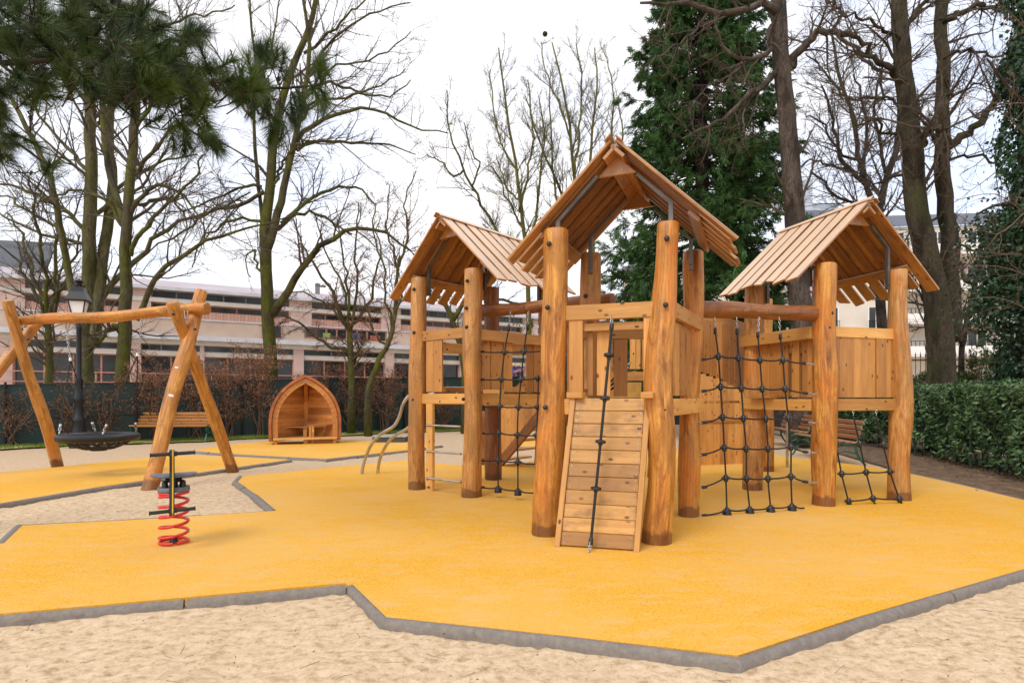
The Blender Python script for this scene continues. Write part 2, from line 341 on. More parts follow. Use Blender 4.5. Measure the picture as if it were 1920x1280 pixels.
def m_leaf(name, lo, hi, rough=.5, trans=.0, dead=None):
    k = N(name); t = k.tone(); els = [(0, lo), (.85, hi)]
    if dead: els.append((.97, hi)); els.append((1, dead))
    c = k.ramp(t, els); nn = k.noise(k.coord('Object'), 1.6, 3); c = k.mix(k.ramp(nn, [(.4, (0, 0, 0)), (.65, (.5, .5, .5))]), c, tuple(x*.6 for x in lo))
    m = k.fin(c, rough, 0, .4)
    if trans:
        tr = k.n('ShaderNodeBsdfTranslucent'); k.l(c, tr.inputs[0]); ms = k.n('ShaderNodeMixShader'); ms.inputs[0].default_value = trans
        k.l(k.b.outputs[0], ms.inputs[1]); k.l(tr.outputs[0], ms.inputs[2]); k.l(ms.outputs[0], k.out.inputs[0])
    return m
M['needle'] = m_leaf('pine_needles', (.007, .024, .006), (.085, .145, .02), .45, .12, (.16, .09, .03))
M['fir'] = m_leaf('conifer_sprays', (.016, .055, .012), (.085, .19, .042), .6, .2)
M['hedge'] = m_leaf('hedge_leaves', (.025, .07, .025), (.14, .24, .085), .30, .12, (.32, .2, .05))
M['ivy'] = m_leaf('ivy_leaves', (.008, .03, .012), (.03, .085, .03), .3, .05)
M['bushleaf'] = m_leaf('shrub_leaves', (.03, .05, .012), (.11, .15, .03), .5, .15, (.3, .22, .03))
M['beech'] = m_leaf('dry_beech_leaves', (.17, .065, .03), (.52, .26, .14), .7, .35)
M['grass'] = m_leaf('grass_blades', (.09, .15, .015), (.24, .30, .035), .7, .25)
M['litter'] = m_leaf('leaf_litter', (.07, .035, .018), (.30, .18, .10), .8)

# ------------------------------------------------------------------ ground
YB = -0.055
xs = np.r_[-260, -120, -60, -30, np.arange(-16, -5, .25), np.arange(-5, 5, .045), np.arange(5, 16, .25), 30, 60, 120, 260]
ys = np.r_[-60, -10, 0, 1, np.arange(1.6, 8, .045), np.arange(8, 26, .2), 30, 45, 70, 120, 220, 420]
X, Yg = np.meshgrid(xs, ys)
def sn(x, y, s, seed):
    r = np.random.default_rng(seed); z = 0*x
    for i in range(14):
        a = r.random()*6.28; kf = s*(.6+r.random()*1.6); z = z+np.sin((x*np.cos(a)+y*np.sin(a))*kf+r.random()*6.28+1.3*np.sin(y*kf*.35+i))
    return z/14
Z = YB+.012+.018*sn(X, Yg, 4, 1)+.012*sn(X, Yg, 13, 2)+.014*sn(X, Yg, 52, 5)+rng.normal(0, .0022, X.shape)
Z = np.where((np.abs(X) > 16) | (Yg > 26), YB, Z)
Z = np.minimum(Z, -.012)
mb = MB(); ny, nx = X.shape; ii = np.arange(ny-1)[:, None]*nx+np.arange(nx-1)[None]
mb.add(np.stack([X, Yg, Z], -1).reshape(-1, 3), np.stack([ii, ii+1, ii+nx+1, ii+nx], -1).reshape(-1, 4), None, .5)
tag(mb.build('sandy_ground', M['sand'], org=(0, 0, YB), smooth=True), kind='structure')

def rubber(name, px):
    mb = MB(); pts = [p if len(p) == 3 else G(*p) for p in px]; mb.poly(np.array(pts), -.08, 0.0)
    return tag(mb.build(name, M['yellow'], org=(0, 0, 0)), kind='structure')
main = [A(-3.4, 3.05, 0), (0, 1150), (648, 1092), (724, 1156), (1050, 1190), (1383, 1228), (1600, 1158), (1920, 1066), A(4.6, 3.75, 0), A(6.3, 5.6, 0), (1920, 937), (1800, 908), (1700, 886), (1600, 870), (1450, 853), (1250, 842),
        (1090, 838), (985, 868), (865, 872), (760, 862), (455, 892), (442, 902), (512, 957), (240, 973), (36, 983), (0, 1018), A(-5.2, 4.3, 0)]
rubber('yellow_rubber_play_surface', main)
rubber('yellow_rubber_swing_surface', [A(-9.5, 7.2, 0), (0, 943), (180, 913), (545, 861), (430, 855), (310, 853.5), (130, 873), (0, 885), A(-10.5, 9.3, 0)])
rubber('yellow_rubber_playhouse_surface', [(352, 846), (480, 853), (612, 859.5), (765, 843), (828, 834), (760, 827), (640, 826), (500, 827), (420, 834)])
rubber('yellow_rubber_far_surface', [(930, 837), (1010, 836), (1090, 828), (1040, 817), (960, 819)])

def kerb(pts, width=.058, rise=.009, skirt=.11):
    """rounded kerb stones laid end to end along the line"""
    pts = [p if len(p) == 3 else G(*p) for p in pts]; mb = MB()
    n = 7; an = np.linspace(0, math.pi, n); prof = [(-width/2, -skirt)]+[(-width/2*math.cos(a), -.028+(.028+rise)*math.sin(a)) for a in an]+[(width/2, -skirt)]
    for i in range(len(pts)-1):
        p, q = pts[i].copy(), pts[i+1].copy(); d = q-p; L = np.linalg.norm(d); d /= L; sdv = A(-d[1], d[0], 0)
        def mitre(j, s_):
            if 0 < j < len(pts)-1:
                a = nrm(pts[j]-pts[j-1]); b = nrm(pts[j+1]-pts[j]); na = A(-a[1], a[0], 0); nb = A(-b[1], b[0], 0); m = nrm(na+nb); return m/(m@na)
            return sdv
        m0, m1 = mitre(i, 0), mitre(i+1, 1)
        k_ = max(1, int(round(L/.8))); 
        for j in range(k_):
            t0, t1 = j/k_, (j+1)/k_; g = .010/L
            V = []
            sub = np.linspace(t0+(g if j else 0), t1-(g if j < k_-1 else 0), 5)
            wob = rng.normal(0, .0025, 2)
            for t in sub:
                c = p+(q-p)*t; e = sdv*1.0
                if t == 0: e = m0
                if t == 1: e = m1
                for (a, z) in prof: V.append(c+e*a+A(0, 0, z+wob[0]))
            m = len(prof); Fa = [[a*m+b, a*m+b+1, (a+1)*m+b+1, (a+1)*m+b] for a in range(4) for b in range(m-1)]
            mb.add(V, Fa); n0 = mb.n-5*m
            mb.Fc.append(((n0+np.arange(m))[::-1][None], np.zeros((1, m, 2)), 0)); mb.Fc.append(((n0+4*m+np.arange(m))[None], np.zeros((1, m, 2)), 0))
    return tag(mb.build('kerb', M['kerb'], org=(0, 0, 0), smooth='auto'), kind='structure')
kerb([A(-3.5, 3.02, 0), (0, 1157), (648, 1099)])
kerb([(657, 1097), (722, 1161), (1050, 1197), (1383, 1238), (1600, 1166), (1920, 1070), A(4.7, 3.7, 0)], .066)
kerb([(0, 1018), (36, 984)], .085, .006); kerb([(36, 984), (240, 974), (512, 957)], .05, .003)
kerb([(512, 957), (478, 928), (441, 903), (450, 893)], .09, .012)
kerb([A(-9.5, 7.1, 0), (0, 945), (180, 915), (545, 862)], .085, .012)
kerb([(352, 846), (480, 854), (612, 861), (765, 844), (828, 835)], .085, .012)
kerb([(865, 872), (985, 868), (1020, 862)], .06, .004); kerb([(930, 838), (1010, 837), (1060, 832)], .06, .006)
kerb([(1700, 885), (1800, 907), (1920, 936), A(6.4, 5.6, 0)], .05, .004)

# ------------------------------------------------------------------ timber helpers
def log(name, p, q, r0, r1, mat, parent, wob=.02, sides=22, n=None, bulge=.06, pts=None):
    p = np.asarray(p, float); q = np.asarray(q, float); L = np.linalg.norm(q-p); n = n or max(8, int(L/.11))
    t = np.linspace(0, 1, n); C = p+(q-p)*t[:, None] if pts is None else spl(pts, n)
    d = nrm(q-p); s1 = nrm(np.cross(d, A(.3, .9, .2))); s2 = np.cross(d, s1)
    ph = rng.random(8)*6.28; env = np.sin(t*math.pi)
    C = C+s1*(wob*env*(np.sin(t*5.1+ph[0])+.5*np.sin(t*11+ph[1])))[:, None]+s2*(wob*env*(np.sin(t*4.3+ph[2])+.5*np.sin(t*9+ph[3])))[:, None]
    rr = r0+(r1-r0)*t+((r0+r1)/2)*bulge*(np.sin(t*8+ph[4])+.6*np.sin(t*19+ph[5]))
    an = np.arange(sides)*2*math.pi/sides
    Rd = rr[:, None]*(1+.035*np.sin(2*an+ph[6]+t[:, None]*1.3)+.03*np.sin(3*an+ph[7]-t[:, None]*3)+.015*np.sin(5*an+t[:, None]*8))
    # small rounded ends
    C = np.concatenate([C, C[-1:]+d*.012]); Rd = np.concatenate([Rd, Rd[-1:]*.90])
    mb = MB(); mb.tubes(C, Rd[None][0], sides, tone=rng.random())
    return mb.build(name, mat, parent, smooth='auto')
def bolts(post, spots, r=.022, parent=None):
    for s_ in spots:
        c = s_; n_ = nrm(A(-c[0]*.25, -1, 0)); mb = MB()
        mb.tubes(np.array([c, c-n_*-.012, c+n_*.016, c+n_*.021]), np.array([r, r, r*.86, r*.45]), 12, .5)
        mb.build('bolt_cap', M['black'], post, smooth='auto')
def chainmb(mb, p, q, link=.034, wire=.0042, sag=0):
    p = np.asarray(p, float); q = np.asarray(q, float); L = np.linalg.norm(q-p); n = max(1, int(L/(link*.78))); d = nrm(q-p)
    s1 = nrm(np.cross(d, A(.31, .5, .1))); s2 = np.cross(d, s1); an = np.linspace(0, 2*math.pi, 9)
    Ps = []
    for i in range(n):
        c = p+(q-p)*(i+.5)/n-A(0, 0, 1)*sag*math.sin(math.pi*(i+.5)/n); e = s1 if i % 2 else s2
        Ps.append(c+d*(np.sin(an)*link/2)[:, None]+e*(np.cos(an)*link*.3)[:, None])
    mb.tubes(np.array(Ps), np.full((n, 9), wire), 5, .5)
def ropemb(mb, pts, r=.0085, n=None, sides=8):
    pts = np.asarray(pts, float); n = n or max(4, len(pts)*4); mb.tubes(spl(pts, n), np.full(n, r), sides, .5)

# ------------------------------------------------------------------ the climbing structure
play = thing('climbing_frame', (1.6, 6.6, 0), 'large wooden climbing frame of three roofed towers joined by logs, ropes and nets', 'climbing frame')
def post(bx, by, tx, ty, w0, w1, mat='log', wob=.018, bl=(), name='post'):
    b = G(bx, by); Y = b[1]; t = P(tx, ty, Y); b[2] = -.06
    o = log(name, b, t, w0/2*Y/F, w1/2*Y/F, M[mat], play, wob)
    bolts(o, [P(x, y, Y)+nrm(A(-b[0]*.25, -1, 0))*(w1+(w0-w1)*(y-ty)/(by-ty))/2*Y/F*.97 for x, y in bl])
    return b, t
PA = post(1027, 1000, 1043, 434, 58, 42, 'log', .012, [(1030, 463), (1027, 580), (1023, 763)])
PB = post(1230, 1016, 1253, 421, 54, 42, 'log', .03, [(1251, 453), (1249, 575), (1245, 768)])
PC = post(1291, 966, 1300, 474, 40, 36, 'log', .02, [(1306, 569)])
PD = post(1107, 963, 1108, 478, 38, 35, 'log_pale', .015, [(1099, 558)])
PE = post(883, 930, 889, 507, 37, 34, 'log_pale', .014, [(875, 530), (873, 580), (874, 615), (868, 748)])
PF = post(781, 916, 785, 523, 34, 30, 'log_pale', .014, [(774, 545), (774, 625), (773, 749)])
PG = post(925, 898, 922, 541, 32, 26, 'log_red', .012)
PI = post(1027, 908, 1024, 541, 32, 30, 'log_pale', .012)
PJ = post(1544, 946, 1548, 497, 42, 41, 'log', .012, [(1560, 523), (1564, 589), (1559, 616), (1558, 762)])
PK = post(1686, 936, 1684, 508, 38, 32, 'log_pale', .02, [(1692, 531), (1694, 621), (1694, 760)])
PL = post(1411, 917, 1416, 540, 36, 33, 'log_pale', .012)
Mx = (PK[0]+PL[0]-PJ[0]); PM = (A(Mx[0], Mx[1], -.06), A(Mx[0], Mx[1], 2.72)); log('post', PM[0], PM[1], .11, .1, M['log'], play)
PN = post(1440, 883, 1437, 562, 22, 19, 'log', .006)
post(907, 871, 907, 772, 12, 11, 'log_red', .004)
post(1056, 880, 1056, 760, 14, 12, 'log_pale', .004)

def lerp(a, b, f): return a+(b-a)*f
def at(p, z): return A(p[0], p[1], z)
def side(p, q, rail=(1.87, 2.0), beam=(1.05, 1.19), boards=(), off=0., zb=(1.215, 1.87), boff=0., mat='panel', inner_rail=True, bw=.028, ext=(-.06, .1)):
    """one side of a tower: hand rail, deck beam, upright boards between posts p and q (off = metres outwards)"""
    d = nrm(at(q, 0)-at(p, 0)); o = A(d[1], -d[0], 0)
    if rail:
        mb = MB(); a = at(p, sum(rail)/2)+o*off; b = at(q, sum(rail)/2)+o*off; mb.beam(a-d*(ext[0] if off else 0), b+d*(ext[1] if off else 0), rail[1]-rail[0], .05)
        mb.build('hand_rail', M['lumber'], play, bevel=.004)
    if beam:
        mb = MB(); a = at(p, sum(beam)/2)+o*off; b = at(q, sum(beam)/2)+o*off; mb.beam(a-d*(ext[0] if off else 0), b+d*(ext[1] if off else 0), beam[1]-beam[0], .055)
        mb.build('deck_beam', M['lumber'], play, bevel=.004)
    if len(boards):
        mb = MB()
        for f in boards:
            f0, f1 = f[0], f[1]; oo = f[2] if len(f) > 2 else 0
            c = lerp(at(p, 0), at(q, 0), (f0+f1)/2)+o*(boff+oo); wdt = np.linalg.norm(at(q, 0)-at(p, 0))*(f1-f0)
            mb.beam(at(c, zb[0]), at(c, zb[1]), wdt*.985, bw, d)
        L = np.linalg.norm(at(q, 0)-at(p, 0)); fs = [f[0] for f in boards]; fe = [f[1] for f in boards]
        mb.build('board_panel', M[mat], play, bevel=.003)
        if inner_rail:
            a = lerp(at(p, 0), at(q, 0), min(fs)); b = lerp(at(p, 0), at(q, 0), max(fe))
            for z in ((zb[1]-.06, zb[0]+.035) if inner_rail is True else (zb[1]-.06,)):
                mb = MB(); mb.beam(at(a, z)+o*(boff-.042), at(b, z)+o*(boff-.042), .07, .045); mb.build('panel_batten', M['lumber'], play, bevel=.003)
def seq(a, b, n, gap=.0): 
    s_ = (b-a)/n; return [(a+i*s_+gap*s_/2, a+(i+1)*s_-gap*s_/2) for i in range(n)]
A2, B2, C2, D2 = PA[0], PB[0], PC[0], PD[0]; E2, F2, G2, I2 = PE[0], PF[0], PG[0], PI[0]; J2, K2, L2, M2 = PJ[0], PK[0], PL[0], PM[0]
# front tower
Ax, Bx = at(P(1040, 700, PA[0][1]), 0), at(P(1243, 700, PB[0][1]), 0)
side(Ax, Bx, boards=[(.14, .275), (.29, .35, -.10), (.385, .515, -.10), (.83, .96)], inner_rail='top')
side(B2, C2, boards=[(.30, .42), (.46, .60), (.66, .80)], off=.11, boff=.06)
side(C2, D2, boards=[(.06, .2), (.22, .36), (.62, .76)], rail=(1.80, 1.9), inner_rail=False)
side(D2, A2, boards=[(.2, .36), (.4, .56)])
# left tower
side(F2, E2, boards=[(.2, .34), (.34, .5)], zb=(1.27, 1.93), rail=(1.93, 2.06), beam=(1.12, 1.25), boff=.0)
side(E2, I2, boards=[(.14, .22), (.24, .38), (.39, .5), (.70, .78), (.79, .9)], zb=(1.27, 1.93), rail=(1.90, 2.03), beam=(1.10, 1.24), off=.06)
side(I2, G2, boards=[(.1, .22), (.7, .85)], zb=(1.27, 1.9), rail=(1.85, 1.95), beam=(1.1, 1.24))
side(G2, F2, boards=[(.06, .16), (.17, .27), (.86, .97)], zb=(1.27, 1.9), rail=(1.85, 1.95), beam=(1.1, 1.24))
# right tower
side(J2, K2, boards=seq(.1, .66, 6)+[(.66, .79, .02)]+seq(.79, .95, 2), zb=(1.2, 1.88), rail=(1.88, 2.0), beam=(1.05, 1.185))
side(L2, J2, boards=seq(.08, .55, 5)+[(.60, .70)]+seq(.74, .95, 3), zb=(1.2, 1.9), rail=(1.86, 2.0), beam=(1.05, 1.18), off=.1, boff=.0, ext=(.1, -.06))
side(M2, L2, boards=seq(.1, .9, 8), zb=(1.2, 1.88), rail=(1.88, 2.0))
side(K2, M2, boards=[(.15, .3), (.6, .85)], zb=(1.2, 1.88), rail=(1.88, 2.0))
def deck(ps, z, name='deck'):
    ps = [at(p, 0) for p in ps]; mb = MB(); n = 9
    for i in range(n):
        a = lerp(ps[0], ps[3], (i+.5)/n); b = lerp(ps[1], ps[2], (i+.5)/n); wd = np.linalg.norm(ps[3]-ps[0])/n-.006
        mb.beam(at(a, z), at(b, z), wd, .03, ps[3]-ps[0])
    mb.build(name, M['lumber'], play, bevel=.003)
deck([A2, B2, C2, D2], 1.175); deck([F2, E2, I2, G2], 1.235); deck([J2, K2, M2, L2], 1.17)
mb = MB()     # wide ledges at the deck edges
for a, b, z, w_ in ((P(1066, 740, 5.0), P(1095, 740, 4.93), 1.22, .1), (P(1203, 741, 4.7), P(1226, 742, 4.66), 1.22, .1), (P(1412, 745, 7.35), P(1450, 745, 7.0), 1.215, .12), (P(906, 735, 6.95), P(945, 735, 6.95), 1.27, .1)):
    mb = MB(); mb.beam(at(a, z), at(b, z), .05, w_); mb.build('deck_ledge', M['lumber'], play, bevel=.004)

def roof(c, d, a, L, w_, zr, drop, npl, brk, name='roof'):
    """gable roof: c centre, d ridge direction, a across; brk = posts tops carrying metal brackets"""
    c = at(c, 0); d = A(d[0], d[1], 0); a = A(a[0], a[1], 0); pitch = L/npl; wd = pitch*.75
    rf = MB()
    for sgn in (-1, 1):
        sl_ = nrm(a*sgn*w_-A(0, 0, drop)); nv = nrm(A(0, 0, w_)+a*sgn*drop)
        S = math.hypot(w_, drop)
        for i in range(npl):
            o = c+d*(-L/2+(i+.5)*pitch); ex = rng.uniform(-.07, .07) if i else .03
            s0 = at(o, zr)+nv*.0; tw = rng.uniform(-.004, .004)
            rf.beam(s0+sl_*.02+nv*(.012+tw), s0+sl_*(S+ex)+nv*(.012+tw), wd, .024, d, cut1=rng.uniform(-.05, .05))
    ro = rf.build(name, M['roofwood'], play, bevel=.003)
    mb = MB()
    for sgn in (-1, 1):    # under layer closing the gaps above the eaves
        sl_ = nrm(a*sgn*w_-A(0, 0, drop)); nv = nrm(A(0, 0, w_)+a*sgn*drop); S = math.hypot(w_, drop)
        for i in range(npl-1):
            o = at(c+d*(-L/2+(i+1)*pitch), zr); mb.beam(o+sl_*.03-nv*.0135, o+sl_*(S*.735)-nv*.0135, pitch*.52, .022, d)
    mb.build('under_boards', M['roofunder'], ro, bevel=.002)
    mb = MB()
    for sgn in (-1, 1):    # ridge boards and lower battens running under the planks
        sl_ = nrm(a*sgn*w_-A(0, 0, drop)); nv = nrm(A(0, 0, w_)+a*sgn*drop); S = math.hypot(w_, drop)
        for s_, hw in ((.085, .15), (S*.72, .12)):
            e = L/2-(.05 if s_ < .2 else .13); mb.beam(at(c-d*e, zr)+sl_*s_-nv*.041, at(c+d*e, zr)+sl_*s_-nv*.041, hw, .03, sl_)
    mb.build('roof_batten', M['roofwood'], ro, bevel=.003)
    mb = MB()              # ridge cap strips
    for sgn in (-1, 1):
        sl_ = nrm(a*sgn*w_-A(0, 0, drop)); nv = nrm(A(0, 0, w_)+a*sgn*drop)
        mb.beam(at(c-d*(L/2+.01), zr)+sl_*(.03+.012*sgn)+nv*.034, at(c+d*(L/2+.01), zr)+sl_*(.03+.012*sgn)+nv*.034, .07, .014, sl_)
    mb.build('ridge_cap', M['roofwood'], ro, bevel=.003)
    for e in (-1, 1):      # gusset triangles
        o = c+d*e*(L/2-.2); h = .155; mb = MB(); z0 = zr-.08
        tri = [at(o, z0)-d*.014, at(o, z0-h)-a*h*w_/drop-d*.014, at(o, z0-h)+a*h*w_/drop-d*.014]
        V = tri+[x+d*.028 for x in tri]; mb.add(V, [[0, 1, 2], [5, 4, 3]], [[[0, 0], [.2, 0], [.2, .2]]]*2); mb.Fc.append((np.array([[0, 3, 4, 1], [1, 4, 5, 2], [2, 5, 3, 0]]), np.zeros((3, 4, 2)), 0))
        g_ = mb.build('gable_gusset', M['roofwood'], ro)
        mb = MB()
        for x in (-.05, .05): mb.tubes(np.array([at(o, z0-h+.03)+a*x-d*.017, at(o, z0-h+.03)+a*x-d*.024]), np.array([.007, .004]), 8, .5)
        mb.build('screw', M['chain'], g_)
    for pt in brk:         # flat steel straps bent up along the slope
        pt = np.asarray(pt, float); u = (pt-c)@a; v_ = (pt-c)@d; sgn = 1 if u > 0 else -1
        sl_ = nrm(a*sgn*w_-A(0, 0, drop)); nv = nrm(A(0, 0, w_)+a*sgn*drop)
        v_ = math.copysign(min(abs(v_)+.0, L/2-.13), v_); uu = abs(u)*.985
        zb_ = zr-uu*drop/w_-.085; bend = at(c+d*v_+a*sgn*uu, zb_); top = at(c+d*v_+a*sgn*.16, zr-.16*drop/w_-.085)
        mb = MB(); mb.beam(bend, top, .036, .026, d); mb.beam(at(bend, pt[2]-.22), bend+A(0, 0, .004), .038, .036, d); mb.build('steel_strap', M['darksteel'], ro)
        mb = MB(); q = at(bend, pt[2]-.17); mb.tubes(np.array([q-A(0, .004, 0), q-A(0, .02, 0)]), np.array([.014, .012]), 8, .5); mb.build('strap_bolt', M['black'], ro)
    return ro
def rot(x, y): n = math.hypot(x, y); return (x/n, y/n)
def strap_pt(p, t, dx, dy): return A(t[0]+dx, t[1]+dy, t[2])
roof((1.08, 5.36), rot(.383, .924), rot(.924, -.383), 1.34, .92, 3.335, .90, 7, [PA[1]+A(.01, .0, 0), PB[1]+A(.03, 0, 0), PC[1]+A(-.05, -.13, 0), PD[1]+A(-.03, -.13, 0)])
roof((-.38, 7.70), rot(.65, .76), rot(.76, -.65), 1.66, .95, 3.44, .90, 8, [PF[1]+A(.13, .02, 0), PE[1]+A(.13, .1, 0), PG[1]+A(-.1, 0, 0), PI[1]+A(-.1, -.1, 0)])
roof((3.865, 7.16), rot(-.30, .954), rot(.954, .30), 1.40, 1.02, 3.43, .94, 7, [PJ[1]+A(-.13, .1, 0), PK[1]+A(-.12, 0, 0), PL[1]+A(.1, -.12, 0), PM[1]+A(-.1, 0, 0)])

# joining logs
la, lb = P(893, 584, 7.4), P(1147, 562, 6.25)
log('joining_log', la, lb, .078, .078, M['log_red'], play, .01)
lc, ld = P(1300, 579, 5.98), P(1540, 588, 6.5)
log('joining_log', lc, ld, .085, .080, M['log_red'], play, .008)

# ramp with its knotted rope
mb = MB(); bl, br = G(1052, 1022), G(1188, 1031); tl, tr = P(1081, 748, 5.0), P(1210, 748, 4.84)
up = nrm(np.cross(br-bl, tl-bl))
if up[2] < 0: up = -up
for i in range(11):
    f = (i+.5)/11; a, b = lerp(bl, tl, f), lerp(br, tr, f); hgt = np.linalg.norm(tl-bl)/11
    mb.beam(a+up*.02, b+up*.02, hgt-.004, .028, tl-bl)
rp = mb.build('ramp', M['rampwood'], play, bevel=.0035)
for (a, b, s_) in ((bl, tl, -1), (br, tr, 1)):
    mb = MB(); o = nrm(br-bl)*s_*.024; b2 = b+(b-a)*.0; a2 = a-(b-a)*.012; mb.beam(a2+o-up*.0, b2+o-up*.0, .105, .045, up); mb.build('side_rail', M['lumber'], rp, bevel=.004)
mb = MB()
for i in range(11):
    f = (i+.5)/11
    for g in (.045, .955):
        for e in (-.28, .28):
            c = lerp(lerp(bl, tl, f+e/11), lerp(br, tr, f+e/11), g)+up*.034; mb.tubes(np.array([c, c+up*.004]), np.array([.006, .004]), 6, .5)
mb.build('screw_heads', M['chain'], rp)
rt = P(1147, 592, 4.80); rb = G(1104, 1036); r1 = P(1147, 612, 4.79); r2 = P(1108, 1014, 4.52)
mb = MB(); ropemb(mb, [r1, lerp(r1, r2, .5), r2], .0115, 10, 10); kr = mb.build('climbing_rope', M['rope'], play, smooth='auto')
mb = MB(); chainmb(mb, r2, rb, .036, .005); chainmb(mb, rt+A(0, .03, 0), r1, .036, .005); mb.build('chain', M['chain'], kr, smooth=True)
dr = nrm(r2-r1)
for py in (669, 752, 834, 920):
    f = (py-612)/(1014-612); c = lerp(r1, r2, f); mb = MB()
    mb.tubes(np.array([c-dr*.02, c-dr*.012, c+dr*.008, c+dr*.016, c+dr*.03]), np.array([.016, .042, .042, .018, .015]), 14, .5); mb.build('climbing_disc', M['black'], kr, smooth='auto')
for c in (r1, r2):
    mb = MB(); mb.tubes(np.array([c-dr*.03, c-dr*.02, c+dr*.03, c+dr*.04]), np.array([.012, .018, .018, .01]), 10, .5); mb.build('rope_end', M['black'], kr, smooth='auto')

# nets
def knot(net, c, big=False, x=None, z=None, name='net_connector'):
    mb = MB(); s_ = .024
    if big: mb.lathe(c-A(0, 0, .05), [(.0, 0), (.046, 0), (.046, .022), (.016, .085), (.0, .09)], 8)
    else:
        mb.lathe(c, [(0, -.038), (.014, -.038), (.031, -.012), (.031, .012), (.014, .038), (0, .038)], 8)
    if x is not None: mb.tubes(np.array([c-x*.045, c-x*.02, c+x*.02, c+x*.045]), np.array([.011, .020, .020, .011]), 8, .5)
    o = mb.build(name, M['black'], net, smooth='auto'); return o
def rivets(net, cs):
    mb = MB()
    for c in cs:
        for dx, dz in ((-.014, .012), (.014, -.012), (.014, .012), (-.014, -.012)):
            mb.tubes(np.array([c+A(dx, -.030, dz), c+A(dx, -.034, dz)]), np.array([.004, .003]), 6, .5)
    mb.build('rivets', M['chain'], net)
def net(cols, rows, tops, ends, depth, big_last=True, name='climbing_net'):
    """cols: columns as px lists; rows: for each row list of (px,py); depth(px) real distance"""
    mb = MB(); Q = lambda t: P(t[0], t[1], depth(t[0])+(t[2] if len(t) > 2 else 0))
    for c in cols: ropemb(mb, [Q(t) for t in c], .0085, len(c)*3)
    for r in rows: 
        pts = [Q(t) for t in r]; fine = [pts[0]]
        for a, b in zip(pts[:-1], pts[1:]): fine += [lerp(a, b, .5)-A(0, 0, .008), b]
        ropemb(mb, fine, .0085, len(fine)*2)
    return mb.build(name, M['rope'], play, smooth=True), Q
dpt = lambda x: 5.80+(x-1300)/240*.42
R1_ = [[(1316, 674), (1347, 668), (1385, 671), (1425, 675), (1468, 675), (1508, 681)],
       [(1318, 733), (1351, 725), (1390, 727), (1429, 729), (1472, 729), (1512, 737)],
       [(1319, 792), (1355, 782), (1394, 784), (1436, 785), (1478, 784), (1512, 791)],
       [(1318, 852), (1358, 839), (1399, 841), (1440, 841), (1483, 838), (1512, 847)],
       [(1318, 913), (1361, 896), (1400, 897), (1440, 897), (1483, 893), (1512, 903)],
       [(1318, 966), (1363, 957), (1406, 955), (1445, 952), (1485, 949), (1508, 952)]]
cols = [[(1341, 620)]+[r[1] for r in R1_], [(1382, 621)]+[r[2] for r in R1_], [(1421, 627)]+[r[3] for r in R1_], [(1463, 630)]+[r[4] for r in R1_]]
n1, Q = net(cols, R1_, None, None, dpt)
for ri, r in enumerate(R1_):
    for t in r[1:-1]: knot(n1, Q(t), ri == 5, A(1, .08, 0))
    for t, tt in ((r[0], (r[0][0]-10, r[0][1]+1)), (r[-1], (r[-1][0]+18, r[-1][1]+2))):
        if ri == 5 and t is r[-1]: continue
        mb = MB(); a, b = Q(t), Q(tt); dd = nrm(b-a); mb.tubes(np.array([a-dd*.05, a-dd*.04, a+dd*.01, a+dd*.02]), np.array([.009, .016, .016, .01]), 8, .5); mb.build('rope_end', M['black'], n1, smooth='auto')
        mb = MB(); chainmb(mb, a+dd*.015, b+dd*.015, .034, .0045); mb.build('shackle', M['chain'], n1, smooth=True)
rivets(n1, [Q(t) for r in R1_[:5] for t in r[1:-1]])
for c, lx in zip(cols, (1340, 1381, 1423, 1461)):
    a, b = Q(c[0]), Q((lx, 595)); mb = MB(); chainmb(mb, a, b, .034, .0045); mb.build('chain', M['chain'], n1, smooth=True)
    mb = MB(); mb.tubes(np.array([a-A(0, 0, .04), a-A(0, 0, .03), a+A(0, 0, .02), a+A(0, 0, .03)]), np.array([.009, .017, .017, .01]), 8, .5); mb.build('rope_end', M['black'], n1, smooth='auto')
dp2 = lambda x: 7.05-(x-897)/110*.45
R2_ = [[(901, 659), (946, 660), (982, 659), (1012, 658)], [(901, 711), (940, 711), (977, 711), (1008, 709)], [(901, 762), (937, 762), (972, 763), (1008, 763)],
       [(901, 812), (935, 812), (970, 815), (1006, 816)], [(901, 863), (934, 863), (971, 866), (1003, 870)], [(901, 913), (934, 915), (971, 920), (1003, 924)]]
cols2 = [[(954, 615)]+[r[1] for r in R2_], [(989, 613)]+[r[2] for r in R2_], [(1010, 707), (1008, 763), (1006, 816), (1003, 870)]]
n2, Q2 = net(cols2, R2_, None, None, dp2)
for ri, r in enumerate(R2_):
    for t in r[1:]: 
        if t[0] < 1000 or ri in (1, 2, 3): knot(n2, Q2(t), ri == 5, A(1, -.3, 0))
    a, b = Q2(r[0]), Q2((r[0][0]-9, r[0][1])); dd = nrm(b-a); mb = MB(); mb.tubes(np.array([a-dd*.06, a-dd*.05, a, a+dd*.01]), np.array([.009, .016, .016, .01]), 8, .5); mb.build('rope_end', M['black'], n2, smooth='auto')
    mb = MB(); chainmb(mb, a, b, .034, .0045); mb.build('shackle', M['chain'], n2, smooth=True)
rivets(n2, [Q2(t) for r in R2_[:5] for t in r[1:3]])
for c, lx in zip(cols2[:2], (958, 991)):
    a, b = Q2(c[0]), Q2((lx, 584)); mb = MB(); chainmb(mb, a, b, .034, .0045); mb.build('chain', M['chain'], n2, smooth=True)
    mb = MB(); mb.tubes(np.array([a-A(0, 0, .04), a-A(0, 0, .03), a+A(0, 0, .03), a+A(0, 0, .04)]), np.array([.009, .018, .018, .01]), 8, .5); mb.build('rope_end', M['black'], n2, smooth='auto')
dp3 = lambda x: 6.44+(x-1560)/130*.1
